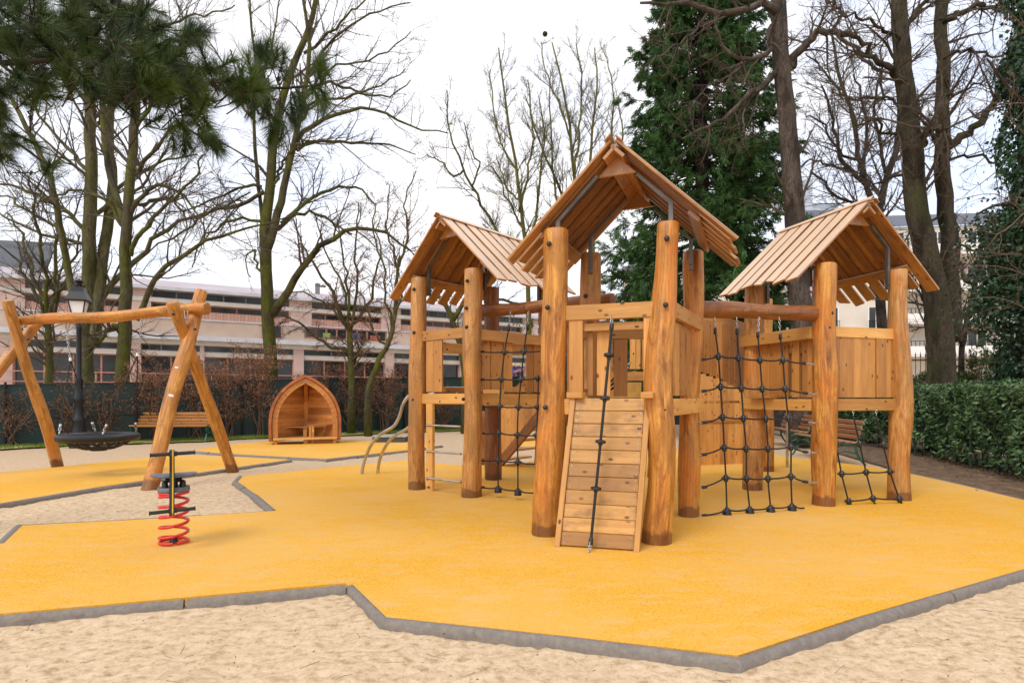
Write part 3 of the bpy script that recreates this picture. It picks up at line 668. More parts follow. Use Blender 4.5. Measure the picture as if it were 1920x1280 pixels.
R3_ = [[(1568, 833), (1612, 832), (1656, 833)], [(1578, 888), (1624, 885), (1669, 884)], [(1591, 939), (1637, 934), (1686, 935)]]
cols3 = [[(1558, 775), R3_[0][0], R3_[1][0], R3_[2][0], (1595, 947)], [(1600, 779), R3_[0][1], R3_[1][1], R3_[2][1], (1641, 947)], [(1643, 779), R3_[0][2], R3_[1][2], R3_[2][2], (1690, 944)]]
n3, Q3 = net(cols3, R3_, None, None, dp3)
for r in R3_:
    for t in r: knot(n3, Q3(t), False, A(1, .1, 0))
rivets(n3, [Q3(t) for r in R3_ for t in r])
for c in cols3:
    a = Q3(c[0]); mb = MB(); chainmb(mb, a, a+A(0, 0, .06), .034, .0045); mb.build('chain', M['chain'], n3, smooth=True)
    b = Q3(c[-1]); mb = MB(); mb.tubes(np.array([b-A(0, 0, .03), b, b+A(0, 0, .03)]), np.array([.022, .012, .009]), 8, .5); mb.build('ground_anchor', M['black'], n3)
# inner rope bridge seen through the front tower
mb = MB()
ropemb(mb, [P(1146, 730, 6.2), P(1175, 707, 7.2)], .012, 4); ropemb(mb, [P(1146, 722, 6.2), P(1163, 707, 7.0)], .012, 4); ropemb(mb, [P(1144, 716, 6.2), P(1153, 707, 6.8)], .012, 4)
ropemb(mb, [P(1066, 594, 6.3), P(1067, 640, 6.3), P(1062, 680, 6.3), P(1067, 735, 6.3)], .009, 10); ropemb(mb, [P(1060, 657, 6.3), P(1068, 657, 6.3)], .009, 4); ropemb(mb, [P(1060, 705, 6.3), P(1068, 705, 6.3)], .009, 4)
n4 = mb.build('rope_bridge', M['rope'], play, smooth=True)
mb = MB(); chainmb(mb, P(1147, 686, 6.5), P(1183, 679, 7.2), .034, .005, .04); mb.build('chain', M['chain'], n4, smooth=True)

# ladder of the left tower
fl = lerp(at(F2, 0), at(E2, 0), .27); fr = lerp(at(F2, 0), at(E2, 0), .86); dl = nrm(fr-fl); ol = A(dl[1], -dl[0], 0)
mb = MB(); mb.beam(fl+A(0, 0, -.04), at(fl, 1.24), .115, .05, dl); ld_ = mb.build('ladder', M['lumber'], play, bevel=.004)
for z in (.165, .51, .845):
    mb = MB(); mb.tubes(np.array([at(fl, z)-dl*.04-ol*.0+ol*.03, at(fr, z)+ol*.03]), np.array([.014, .014]), 12, .5); mb.build('rung', M['steel'], ld_, smooth='auto')
mb = MB(); c = at(fl, .05)+ol*.03; mb.tubes(np.array([c, c+ol*.02]), np.array([.018, .014]), 6, .5); mb.build('bolt_cap', M['darksteel'], ld_)
# bent steel climbing rails behind it
for base, pts in (((678, 888), [(678, 888, 9.06), (684, 862, 9.06), (697, 832, 9.0), (716, 812, 8.9), (738, 799, 8.75), (749, 780, 8.7), (756, 757, 8.65), (768, 741, 8.6), (790, 736, 8.5)]),
                  ((708, 887), [(708, 887, 9.12), (712, 862, 9.1), (722, 838, 9.0), (738, 818, 8.9), (765, 802, 8.75), (779, 783, 8.7), (786, 757, 8.65), (800, 741, 8.6), (815, 738, 8.5)])):
    mb = MB(); q = spl([P(*t) for t in pts], 30); q[0][2] = -.03; mb.tubes(q, np.full(30, .024), 12, .5); mb.build('curved_rail', M['steel'], play, smooth='auto')
mb = MB(); mb.tubes(np.array([P(828, 727, 8.7), P(900, 727, 8.9)]), np.array([.02, .02]), 10, .5); mb.tubes(np.array([P(857, 727, 8.75), P(857, 740, 8.75)]), np.array([.018, .018]), 10, .5); mb.build('grab_rail', M['steel'], play, smooth='auto')
# stair behind the left tower
mb = MB(); s0, s1 = G(936, 872), P(1012, 778, 9.2)
mb.beam(s0+A(0, 0, .02), s1, .16, .05, (0, 0, 1)); st = mb.build('stair', M['log_red'], play)
mb = MB(); 
for i in range(6):
    f = (i+.5)/6; a = lerp(s0, s1, f); mb.beam(at(a, a[2]+.06), at(a, 1.15), .2, .028, s1-s0)
mb.build('board_panel', M['panel'], st, bevel=.003)
mb = MB()
for i in range(5): a = lerp(s0, s1, (i+.5)/5)+A(.25, .3, .02); mb.beam(a-A(.22, .25, 0), a+A(.2, .25, 0), .2, .035, (1, -.3, 0))
mb.build('stair_treads', M['lumber'], st)
mb = MB(); mb.add([P(957, 735, 9.2), P(995, 735, 9.0), P(1003, 700, 8.9), P(985, 706, 9.0)]+[x+A(0, .03, 0) for x in (P(957, 735, 9.2), P(995, 735, 9.0), P(1003, 700, 8.9), P(985, 706, 9.0))],
       [[0, 1, 2, 3], [7, 6, 5, 4], [0, 4, 5, 1], [1, 5, 6, 2], [2, 6, 7, 3], [3, 7, 4, 0]], [[[0, 0], [.4, 0], [.4, .3], [0, .3]]]*6); mb.build('board_panel', M['panel'], play)
# bridge wall between front and right towers
pa, pb = at(P(1306, 700, 7.1), 0), at(P(1406, 700, 8.1), 0); mb = MB(); dd = nrm(pb-pa)
for i in range(9):
    f = (i+.5)/9; c = lerp(pa, pb, f); wdt = np.linalg.norm(pb-pa)/9; mb.beam(at(c, 1.52-.34*f**1.6), at(c, 2.19-.05*f), wdt*.86, .026, dd)
mb.build('board_panel', M['panel'], play, bevel=.003)
mb = MB(); mb.beam(at(pa, 2.24)+A(0, .05, 0), at(pb+dd*.5, 2.16)+A(0, .05, 0), .11, .045); mb.build('hand_rail', M['lumber'], play, bevel=.003)
mb = MB()
for i in range(8): c0 = lerp(pa, pb, i/8)+A(-.02, .07, 0); c1 = lerp(pa, pb, (i+1)/8)+A(-.02, .07, 0); mb.beam(at((c0+c1)/2, 1.14), at((c0+c1)/2, 1.14)+A(-.45, .6, 0), .12, .03, dd)
mb.build('bridge_deck', M['lumber'], play)
qa, qb = at(P(1296, 700, 10.2), 0), at(P(1402, 700, 10.5), 0); mb = MB(); dd = nrm(qb-qa)
for i in range(8): c = lerp(qa, qb, (i+.5)/8); mb.beam(at(c, -.03), at(c, 1.66-.04*i), np.linalg.norm(qb-qa)/8*.97, .028, dd)
mb.beam(at(qa, .78)-A(0, .02, 0), at(qb, .78)-A(0, .02, 0), .05, .03)
mb.build('board_panel', M['panel'], play, bevel=.003)
# far platform seen through the front tower
mb = MB(); mb.beam(P(1125, 628, 8.6), P(1240, 626, 8.6), .095, .05); mb.build('hand_rail', M['lumber'], play)
mb = MB(); mb.beam(P(1140, 705, 8.4), P(1240, 705, 8.4), .13, .05); mb.build('deck_beam', M['lumber'], play)
mb = MB()
for x in (1186, 1196, 1208): mb.beam(P(x, 692, 8.5), P(x, 612, 8.5), .075, .03, (1, 0, 0))
mb.build('board_panel', M['lumber'], play, bevel=.003)
mb = MB(); mb.beam(P(1138, 731, 8.3), P(1202, 731, 8.3), .22, .03); mb.build('side_board', plain('ochre_board', (.42, .24, .05), .5), play)
for x in (1140, 1225): 
    b = at(P(x, 700, 8.7), -.05); log('post', b, at(b, 2.3), .09, .08, M['log_pale'], play)
# steel pole
b = G(1476, 876); mb = MB(); mb.tubes(np.array([b-A(0, 0, .05), at(b, 2.4)]), np.array([.021, .021]), 12, .5); mb.build('steel_pole', M['steel'], play, smooth='auto')

# ------------------------------------------------------------------ swing
sw = thing('swing_frame', (-6.4, 8.95, 0), 'round log swing frame with crossed legs and a thick top beam', 'swing frame')
BR, BLf = P(388, 578, 8.55), P(36, 602, 9.28)
beam = log('top_beam', BLf, BR, .075, .088, M['log'], sw, .022, bulge=.05, sides=24)
def leg(b, t, r0, r1, mat='log', bl=()):
    o = log('leg', b, t, r0*.88, r1*.88, M[mat], sw, .014, bulge=.05)
    for c in bl:
        mb = MB(); mb.tubes(np.array([c, c-A(-.004, .02, 0), c-A(-.004, .026, 0)]), np.array([.022, .02, .008]), 12, .5); mb.build('bolt_cap', M['black'], o, smooth='auto')
    return o
b = G(280, 912); b[2] = -.08; l1 = leg(b, P(377, 547, 8.78), .115, .098, 'log', [P(366, 617, 8.3)])
b = G(438, 880); b[2] = -.05; l2 = leg(b, P(323, 568, 8.28), .10, .085, 'log', [P(325, 589, 8.16)])
b = G(109, 872); b[2] = -.05; leg(b, P(14, 564, 8.98), .10, .085, 'log_pale')
leg(A(-8.75, 8.35, -.05), P(74, 600, 9.55), .105, .085, 'log_pale', [P(53, 636, 9.2)])
mb = MB()
for px, py, yy in ((349, 598, 8.45), (48, 612, 9.25)):
    for dx in (-3, 3): c = P(px+dx, py, yy); mb.tubes(np.array([c, c+A(0, 0, .12)]), np.array([.008, .008]), 6, .5)
    c = P(px, py, yy); mb.tubes(np.array([c-A(.03, 0, 0), c+A(.03, 0, 0)]), np.array([.008, .008]), 6, .5)
mb.build('bracket_bolt', M['steel'], sw)
mb = MB(); mb.beam(P(328, 688, 7.98), P(334, 689, 7.98), .022, .004); mb.beam(P(316, 740, 7.86), P(325, 742, 7.86), .028, .004); mb.build('label_plate', M['white'], l1)

bc = A(-6.42, 8.95, .585)
bs = thing('nest_swing', bc, 'black round nest swing seat hanging on chains from the log beam', 'swing')
an = np.linspace(0, 2*math.pi, 49); mb = MB()
ring = bc+np.stack([.495*np.cos(an), .485*np.sin(an), 0*an], -1)
Rr = np.full((49,), .060)*(1+.02*np.sin(np.arange(49)*2.1)); mb.tubes(ring, Rr, 14, .5, cap=False)
k = N('black_cord_wrap'); wv = k.n('ShaderNodeTexWave'); wv.inputs['Scale'].default_value = 22; k.l(k.coord('UV'), wv.inputs[0]); k.bump(wv.outputs['Fac'], .8, .01); M['wrap'] = k.fin((.011, .011, .013), .42)
rim = mb.build('rim', M['wrap'], bs, smooth=True)
mb = MB()
for i in range(16):        # net of the seat, sagging
    for s_ in (1, -1):
        a0 = i/16*2*math.pi; a1 = a0+s_*2.3; p0 = A(math.cos(a0), math.sin(a0))*.46; p1 = A(math.cos(a1), math.sin(a1))*.46; t = np.linspace(0, 1, 9)[:, None]
        q = p0+(p1-p0)*t; rr = np.linalg.norm(q, axis=1); mb.tubes(np.c_[bc[0]+q[:, 0], bc[1]+q[:, 1], bc[2]-.04-.17*(1-(rr/.46)**2)], np.full(9, .009), 5, .5)
for r_ in (.1, .2, .3, .39): mb.tubes(bc+np.stack([r_*np.cos(an), r_*np.sin(an), 0*an-.04-.17*(1-(r_/.46)**2)], -1), np.full(49, .009), 5, .5, cap=False)
mb.build('seat_net', M['rope'], bs, smooth=True)
mb = MB(); a0 = R(-62); q = bc+A(.485*math.cos(a0), .485*math.sin(a0), 0); tt = np.linspace(R(-47), R(-36), 5); mb.tubes(bc+np.stack([.485*np.cos(tt), .485*np.sin(tt), 0*tt], -1), np.full(5, .062), 14, .5); mb.build('rim_label', plain('grey_band', (.07, .07, .08), .4), bs, smooth='auto')
for (tx, ty, tY, jx, jy, angs) in ((123, 606, 9.1, 132, 674, (221, 131)), (267, 596, 8.8, 258, 665, (41, 311))):
    j = P(jx, jy, (9.03 if jx < 200 else 8.85)); t = P(tx, ty, tY); mb = MB()
    chainmb(mb, t, j, .045, .0062); chainmb(mb, t+A(.07, 0, 0), lerp(t, j, .3), .04, .0045)
    mb.build('chain', M['chain'], bs, smooth=True)
    mb = MB(); mb.tubes(np.array([j+A(0, 0, .03), j-A(0, 0, .02)]), np.array([.02, .02]), 8, .5); mb.build('ferrule', M['white'], bs)
    for a0 in angs:
        e = bc+A(.485*math.cos(R(a0)), .485*math.sin(R(a0)), .065); d_ = nrm(e-j); f_ = e-d_*.13
        mb = MB(); mb.tubes(np.array([j, f_]), np.array([.009, .009]), 8, .5); mb.build('rope', M['rope'], bs)
        mb = MB(); mb.tubes(np.array([f_-d_*.03, f_+d_*.03]), np.array([.02, .02]), 8, .5); chainmb(mb, f_+d_*.03, e, .05, .009); mb.build('rope_shackle', M['chain'], bs, smooth=True)

# ------------------------------------------------------------------ spring rocker
sp = G(326, 1018); rk = thing('spring_rocker', sp, 'spring rider toy with red coil spring, grey seat and black handles', 'spring rider')
t = np.linspace(0, 1, 150); turns = 6.6; zz = .018+.40*np.clip((t*turns-.9)/(turns-1.8), 0, 1)+.0*t
mb = MB(); mb.tubes(np.stack([sp[0]+.103*np.cos(2*math.pi*turns*t+1), sp[1]+.103*np.sin(2*math.pi*turns*t+1), zz], -1), np.full(150, .0125), 10, .5); mb.build('coil_spring', M['red'], rk, smooth='auto')
mb = MB(); mb.lathe(sp, [(0, .43), (.115, .43), (.118, .436), (.118, .462), (.112, .468), (0, .468)], 24); mb.build('top_plate', M['greyp'], rk, smooth='auto')
mb = MB()
for a in (30, 150, 215, 325): mb.tubes(np.array([sp+A(.075*math.cos(R(a)), .075*math.sin(R(a)), .465), sp+A(.075*math.cos(R(a)), .075*math.sin(R(a)), .50), sp+A(.075*math.cos(R(a)), .075*math.sin(R(a)), .515)]), np.array([.022, .022, .01]), 10, .5)
mb.tubes(np.array([sp+A(0, 0, .46), sp+A(0, 0, .53)]), np.array([.03, .03]), 10, .5); mb.tubes(np.array([sp+A(-.06, 0, .52), sp+A(.06, 0, .52)]), np.array([.018, .018]), 10, .5); mb.tubes(np.array([sp+A(0, 0, .0), sp+A(0, 0, .05)]), np.array([.04, .02]), 8, .5)
mb.build('mounting_bolts', M['black'], rk, smooth='auto')
k_ = 24; an = np.linspace(0, 2*math.pi, k_, endpoint=False); rx = .168*(1+.0*an); sx_ = np.sign(np.cos(an))*np.abs(np.cos(an))**.75*.168; sy_ = np.sin(an)*(.105+.03*np.abs(np.cos(an)))
V = [sp+A(x, y, .548+.012*(abs(x)/.168)**2) for x, y in zip(sx_, sy_)]+[sp+A(x, y, .566+.012*(abs(x)/.168)**2) for x, y in zip(sx_, sy_)]
mb = MB(); mb.add(V, [[i, (i+1) % k_, k_+(i+1) % k_, k_+i] for i in range(k_)]); mb.Fc.append((np.arange(k_)[::-1][None], np.zeros((1, k_, 2)), 0)); mb.Fc.append(((k_+np.arange(k_))[None], np.zeros((1, k_, 2)), 0)); mb.build('seat', M['greyp'], rk, bevel=.004)
# side plates of the figure (thin boards standing in the rider's line), seen edge on
prof = [(-.02, .50), (.02, .60), (-.05, .68), (-.14, .72), (-.185, .785), (-.235, .79), (-.26, .74), (-.255, .62), (-.29, .50), (-.33, .40), (-.37, .31), (-.34, .285), (-.29, .30), (-.2, .38), (-.08, .44)]
def plate(x0, x1, mat, name, sc_=1.0):
    n = len(prof); cy = np.mean([p[0] for p in prof]); cz = np.mean([p[1] for p in prof]); mb = MB()
    V = [sp+A(x0-.01, cy+(p[0]-cy)*sc_, cz+(p[1]-cz)*sc_) for p in prof]+[sp+A(x1-.01, cy+(p[0]-cy)*sc_, cz+(p[1]-cz)*sc_) for p in prof]
    mb.add(V, [[i, (i+1) % n, n+(i+1) % n, n+i] for i in range(n)]); mb.Fc.append((np.arange(n)[None], np.zeros((1, n, 2)), 0)); mb.Fc.append(((n+np.arange(n))[::-1][None], np.zeros((1, n, 2)), 0)); mb.build(name, mat, rk, bevel=.003)
plate(-.018, -.001, M['black'], 'side_plate'); plate(-.0005, .0085, M['yellowp'], 'core_plate', .985); plate(.009, .016, M['black'], 'side_plate')
for y_, z_ in ((-.215, .755), (-.335, .325)):
    mb = MB(); c = sp+A(-.005, y_, z_); q = [(-.155, .019), (-.15, .019), (-.148, .014), (-.03, .0145), (-.028, .02), (.028, .02), (.03, .0145), (.148, .014), (.15, .019), (.155, .019)]
    mb.tubes(np.array([c+A(a, 0, a*.03) for a, r_ in q]), np.array([r_ for a, r_ in q]), 12, .5); mb.build('handle', M['black'], rk, smooth='auto')

rk.rotation_euler = (0, 0, R(30))
# ------------------------------------------------------------------ playhouse
hx = G(573, 832); ph = thing('playhouse', hx, 'small open wooden playhouse with a pointed arch roof and a table inside', 'playhouse')
def arch(n=13):
    pts = [(.875, 0.08), (.885, .5), (.86, .82), (.77, 1.10), (.63, 1.33), (.44, 1.53), (.22, 1.69), (0.0, 1.79)]
    return spl(np.array([(a, b, 0) for a, b in pts]), n)[:, :2]
ar = arch(15)
def shell(o_, i_, y0, y1, mat, name, par, zmin=0.0):
    mb = MB(); 
    for sgn in (-1, 1):
        for i in range(len(ar)-1):
            (x0, z0), (x1, z1) = ar[i], ar[i+1]; nx, nz = nrm(A(z1-z0, -(x1-x0))); 
            m_ = [(x0-nx*i_, z0-nz*i_), (x0-nx*o_, z0-nz*o_), (x1-nx*o_, z1-nz*o_), (x1-nx*i_, z1-nz*i_)]
            m_ = [(max(x, 0), z) for x, z in m_]
            V = [hx+A(sgn*x, y0, z) for x, z in m_]+[hx+A(sgn*x, y1, z) for x, z in m_]
            mb.add(V, [[0, 1, 2, 3], [7, 6, 5, 4], [0, 4, 5, 1], [1, 5, 6, 2], [2, 6, 7, 3], [3, 7, 4, 0]], [[[i*.15, 0], [i*.15, .1], [i*.15+.15, .1], [i*.15+.15, 0]]]*6, tone=rng.random() if name == 'roof' else .6)
    return mb.build(name, mat, par)
shell(.0, .07, -.03, .98, M['shingle'], 'roof', ph)
shell(.085, .215, .02, .10, M['redwood'], 'front_arch', ph)
# curved walls meeting at a central rib
mb = MB()
for sgn in (-1, 1):
    for i in range(16):
        z = .12+i*.095; t = min(1, z/1.75); xr = np.interp(z, ar[:, 1], ar[:, 0])-.07
        if xr < .04: continue
        p0 = hx+A(sgn*xr, .10, z); p1 = hx+A(sgn*.0, .95-.25*t*t, z); mb.beam(p0, p1, .092, .02)
mb.build('wall', M['redwood'], ph)
mb = MB(); q = [hx+A(-.0, .90, .1), hx+A(-.0, .90, .6), hx+A(-.0, .80, 1.1), hx+A(-.0, .5, 1.5), hx+A(0, .1, 1.66)]
for a, b in zip(q[:-1], q[1:]): mb.beam(a, b+(b-a)*.02, .10, .05, (1, 0, 0))
mb.build('rib', M['redwood'], ph)
mb = MB(); mb.beam(hx+A(-.78, .2, .14), hx+A(.78, .2, .14), .05, .5, (0, 0, 1)); mb.beam(hx+A(-.78, .6, .14), hx+A(.78, .6, .14), .05, .4, (0, 0, 1)); mb.build('floor', M['lumber'], ph)
mb = MB(); mb.box(hx+A(-.72, .1, .05), (.08, .1, .12)); mb.box(hx+A(.72, .1, .05), (.08, .1, .12)); mb.box(hx+A(.0, .1, .05), (.1, .1, .12)); mb.beam(hx+A(.05, .12, .05), hx+A(.7, .12, .05), .1, .04); mb.build('foot', M['panel'], ph)
mb = MB(); mb.beam(hx+A(-.5, .55, .42), hx+A(.42, .55, .42), .26, .03, (0, 1, 0)); mb.beam(hx+A(-.02, .5, .14), hx+A(-.02, .5, .40), .09, .05, (1, 0, 0)); mb.build('bench_seat', M['panel'], ph)
mb = MB(); mb.beam(hx+A(.03, .18, .475), hx+A(.74, .3, .495), .18, .03, (0, 1, 0)); mb.beam(hx+A(.18, .1, .0), hx+A(.18, .1, .46), .055, .06, (1, 0, 0)); mb.beam(hx+A(.11, .14, .14), hx+A(.11, .14, .46), .06, .06, (1, 0, 0)); tb = mb.build('table', M['redwood'], ph)
mb = MB(); mb.beam(hx+A(.18, .066, .30), hx+A(.18, .066, .37), .035, .004, (1, 0, 0)); mb.build('sticker', M['yellowp'], tb)
mb = MB()
for x, z in ((0, 1.655), (-.025, 1.575), (.025, 1.575)): mb.tubes(np.array([hx+A(x, .016, z), hx+A(x, .008, z)]), np.array([.016, .012]), 8, .5)
mb.build('bolt', M['chain'], ph)

ph.rotation_euler = (0, 0, R(19))
# ------------------------------------------------------------------ benches
def bench_at(loc, rz, label, mat, L=1.95):
    b = thing('park_bench', (0, 0, 0), label, 'bench', 'park benches with slatted seats and green iron ends')
    mb = MB()                                   # local: length along x, front = -y
    sb = MB(); bb = MB()
    for i, y in enumerate((-.20, -.09, .02, .13)): sb.beam(A(-L/2, y, .44+.012*(i == 0)-.01*i), A(L/2, y, .44+.012*(i == 0)-.01*i), .095, .03, (0, 1, 0))
    for z, y in ((.50, .20), (.59, .225), (.68, .255), (.77, .29)): bb.beam(A(-L/2, y, z), A(L/2, y, z), .075, .026, (0, -.3, 1))
    sb.build('seat', mat, b, bevel=.004); bb.build('backrest', mat, b, bevel=.004)
    for sgn in (-1, 1):
        e = MB(); x = sgn*(L/2-.03)
        for q, r_ in (([A(x, -.30, .0), A(x, -.22, .12), A(x, -.17, .28), A(x, -.24, .405), A(x, .0, .42), A(x, .18, .41), A(x, .235, .55), A(x, .30, .80), A(x, .34, .83)], .02), ([A(x, .33, 0), A(x, .22, .14), A(x, .17, .28), A(x, .18, .41)], .022), ([A(x, -.19, .2), A(x, 0, .25), A(x, .2, .2)], .015)):
            s_ = spl(q, 18); e.tubes(s_*1.0, np.full(18, r_), 8, .5)
        # broad casting under the seat
        for q in ([A(x, -.18, .33), A(x, .0, .38), A(x, .18, .36)],): e.tubes(spl(q, 8), np.full(8, .028), 8, .5)
        e.build('bench_end', M['greenpaint'], b, smooth='auto')
    b.location = [float(v) for v in loc]; b.rotation_euler = (0, 0, rz); return b
bc_ = G(315, 826); bench_at((bc_[0], bc_[1]+.2, -.03), R(6), 'park bench with orange slats in front of the dark green fence behind the swing', M['bench'], 2.05)
b2 = bench_at((6.22, 11.45, -.03), R(-97.5), 'nearer of the two dull brown benches beside the hedge, seen past the small net', M['bench2'], 1.95)
copy_tree(b2, (6.95, 14.6, -.03), R(-97.5), 'farther of the two dull brown benches beside the hedge, seen past the big net')

# ------------------------------------------------------------------ street lamp
lp = A((148-960)*14.2/F, 14.2, -.05)
sl_ = thing('street_lamp', lp, 'black ornate lamp post with a four sided lantern behind the swing', 'street lamp')
mb = MB(); mb.lathe(lp, [(0, 0), (.2, 0), (.2, .06), (.17, .1), (.16, .45), (.125, .62), (.14, .66), (.14, .72), (.10, .78), (.085, 1.1), (.11, 1.16), (.115, 1.24), (.08, 1.32), (.075, 1.6), (.095, 1.66), (.06, 1.74), (.055, 2.95), (.07, 3.0), (.04, 3.06), (.04, 3.25)], 16); mb.build('pole', M['iron'], sl_, smooth='auto')
def frus(mb, c, prof):
    n = 4; an = np.array([45, 135, 225, 315])*math.pi/180+.35
    V = [c+A(r*math.cos(a), r*math.sin(a), z) for r, z in prof for a in an]; m = len(prof)
    mb.add(V, [[i*4+j, i*4+(j+1) % 4, (i+1)*4+(j+1) % 4, (i+1)*4+j] for i in range(m-1) for j in range(4)])
mb = MB(); frus(mb, lp, [(.0, 3.27), (.15, 3.27), (.235, 3.60), (.0, 3.60)]); k = N('frosted_lamp_glass'); M['lampglass'] = k.fin((.78, .78, .80), .25); mb.build('lamp_glass', M['lampglass'], sl_)
mb = MB()
for a in np.array([45, 135, 225, 315])*math.pi/180+.35: mb.tubes(np.array([lp+A(.155*math.cos(a), .155*math.sin(a), 3.25), lp+A(.245*math.cos(a), .245*math.sin(a), 3.62)]), np.array([.014, .014]), 6, .5)
frus(mb, lp, [(0, 3.20), (.16, 3.22), (.165, 3.27), (.1, 3.27)]); mb.build('lantern_frame', M['iron'], sl_)
mb = MB(); frus(mb, lp, [(0, 3.60), (.31, 3.60), (.32, 3.64), (.20, 3.84), (.16, 3.96), (.0, 3.97)]); mb.lathe(lp, [(.12, 3.95), (.13, 4.0), (.06, 4.03), (.07, 4.07), (.12, 4.10), (.08, 4.14), (0, 4.17)], 12); mb.build('lantern_roof', M['iron'], sl_)

# stone block
sb_ = G(729, 829); mb = MB(); mb.box(sb_+A(0, .25, .06), (.88, .5, .15)); bl_ = thing('stone_block', sb_, 'low dark concrete slab lying on the sand behind the curved steel rails', 'slab')
mb.build('block', plain('dark_concrete', (.06, .06, .055), .9, bump=.4), bl_, bevel=.01); mb = MB(); mb.box(sb_+A(0, .25, .15), (.92, .54, .03)); mb.build('lid', plain('pale_concrete', (.34, .33, .31), .85), bl_, bevel=.008)

# ------------------------------------------------------------------ fences
FP = [A(-21, 8.5, 0), A(-12.8, 14.6, 0), A(-4.0, 21.4, 0), A(1.5, 25.0, 0), A(12.0, 27.5, 0)]; FZ = [1.25, 1.52, 1.93, 2.1, 2.2]
fn = thing('mesh_fence', (-8, 18, 0), 'dark green screened wire mesh fence along the back of the playground', 'fence')
k = N('green_windscreen'); uv = k.coord('UV'); f = k.noise(k.coord('Object'), .8, 5, .6)
c = k.ramp(f, [(.35, (.004, .016, .015)), (.65, (.010, .040, .036))]); br_ = k.n('ShaderNodeTexBrick'); 
mpn = k.n('ShaderNodeMapping'); mpn.inputs['Rotation'].default_value = (0, 0, R(45)); mpn.inputs['Scale'].default_value = (16, 16, 16); tcn = k.n('ShaderNodeTexCoord'); k.l(tcn.outputs['UV'], mpn.inputs[0]); k.l(mpn.outputs[0], br_.inputs['Vector'])
br_.offset = 0; br_.inputs['Scale'].default_value = 1; br_.inputs['Brick Width'].default_value = 1; br_.inputs['Row Height'].default_value = 1; br_.inputs['Mortar Size'].default_value = .09
c = k.mix(br_.outputs['Fac'], c, (.022, .045, .04)); M['screen'] = k.fin(c, .6)
mb = MB()
for i in range(len(FP)-1):
    p, q = FP[i], FP[i+1]; L = np.linalg.norm(q-p); m_ = 12
    for j in range(m_):
        f0, f1 = j/m_, (j+1)/m_; z0, z1 = lerp(FZ[i], FZ[i+1], f0), lerp(FZ[i], FZ[i+1], f1)
        o = A(0, rng.normal(0, .02), 0); a, b = lerp(p, q, f0), lerp(p, q, f1)
        mb.add([at(a, -.06), at(b, -.06), at(b, z1), at(a, z0), at(a, -.06)+A(0, .02, 0), at(b, -.06)+A(0, .02, 0), at(b, z1)+A(0, .02, 0), at(a, z0)+A(0, .02, 0)], [[0, 1, 2, 3], [7, 6, 5, 4], [3, 2, 6, 7]],
               [[[f0*L, 0], [f1*L, 0], [f1*L, z1], [f0*L, z0]], [[f0*L, z0], [f1*L, z1], [f1*L, 0], [f0*L, 0]], [[0, 0]]*4])
mb.build('screen', M['screen'], fn)
for i in range(len(FP)-1):
    p, q = FP[i], FP[i+1]; m_ = int(np.linalg.norm(q-p)/2.4)
    for j in range(m_):
        a = lerp(p, q, j/m_); mb = MB(); mb.tubes(np.array([at(a, -.1)-A(0, .05, 0), at(a, lerp(FZ[i], FZ[i+1], j/m_)+.07)-A(0, .05, 0)]), np.array([.03, .03]), 8, .5); mb.build('fence_post', M['iron'], fn)
mb = MB()
for dz in (0, -.9):
    mb.tubes(np.array([at(p, z+dz)-A(0, .03, 0) for p, z in zip(FP, FZ)]), np.full(len(FP), .012), 6, .5)
mb.build('tension_wire', M['iron'], fn)

# ------------------------------------------------------------------ buildings
def facade(o, dirx, nrm_):
    o = A(*o); dx = A(dirx[0], dirx[1], 0); nn = A(nrm_[0], nrm_[1], 0)
    def fb(mb, u0, u1, z0, z1, d0, d1, tone=None):
        V = [o+dx*u+nn*d+A(0, 0, z) for z in (z0, z1) for u, d in ((u0, d0), (u0, d1), (u1, d1), (u1, d0))]
        mb.add(V, [[0, 1, 2, 3], [7, 6, 5, 4], [0, 4, 5, 1], [1, 5, 6, 2], [2, 6, 7, 3], [3, 7, 4, 0]][0:6], None, tone)
    return fb, (lambda u, z, d: o+dx*u+nn*d+A(0, 0, z))
M['render_pink'] = plain('pinkish_render', (.56, .41, .36), .9, var=.12, scale=1.2)
M['render_beige'] = plain('beige_render', (.52, .40, .32), .9, var=.14, scale=.9)
M['whitemetal'] = plain('white_flashing', (.56, .57, .62), .4, var=.1, scale=2)
M['cream'] = plain('cream_band', (.60, .56, .50), .8, var=.1, scale=2)
M['copper'] = plain('salmon_paint', (.50, .23, .17), .6, var=.15)
M['glass'] = plain('dark_window_glass', (.025, .027, .028), .12, var=.5, scale=.8)
M['zinc'] = plain('lilac_zinc', (.42, .36, .385), .6, var=.1, scale=.6)
M['panelgrey'] = plain('grey_panel', (.20, .19, .20), .6, var=.2, scale=2)
k = N('salmon_brick'); br_ = k.n('ShaderNodeTexBrick'); k.l(k.coord('Object', (1, 1, 1)), br_.inputs['Vector']); br_.inputs['Scale'].default_value = 3; br_.inputs['Color1'].default_value = (.52, .27, .20, 1); br_.inputs['Color2'].default_value = (.44, .23, .17, 1); br_.inputs['Mortar'].default_value = (.55, .42, .36, 1); M['sbrick'] = k.fin(br_.outputs['Color'], .9)

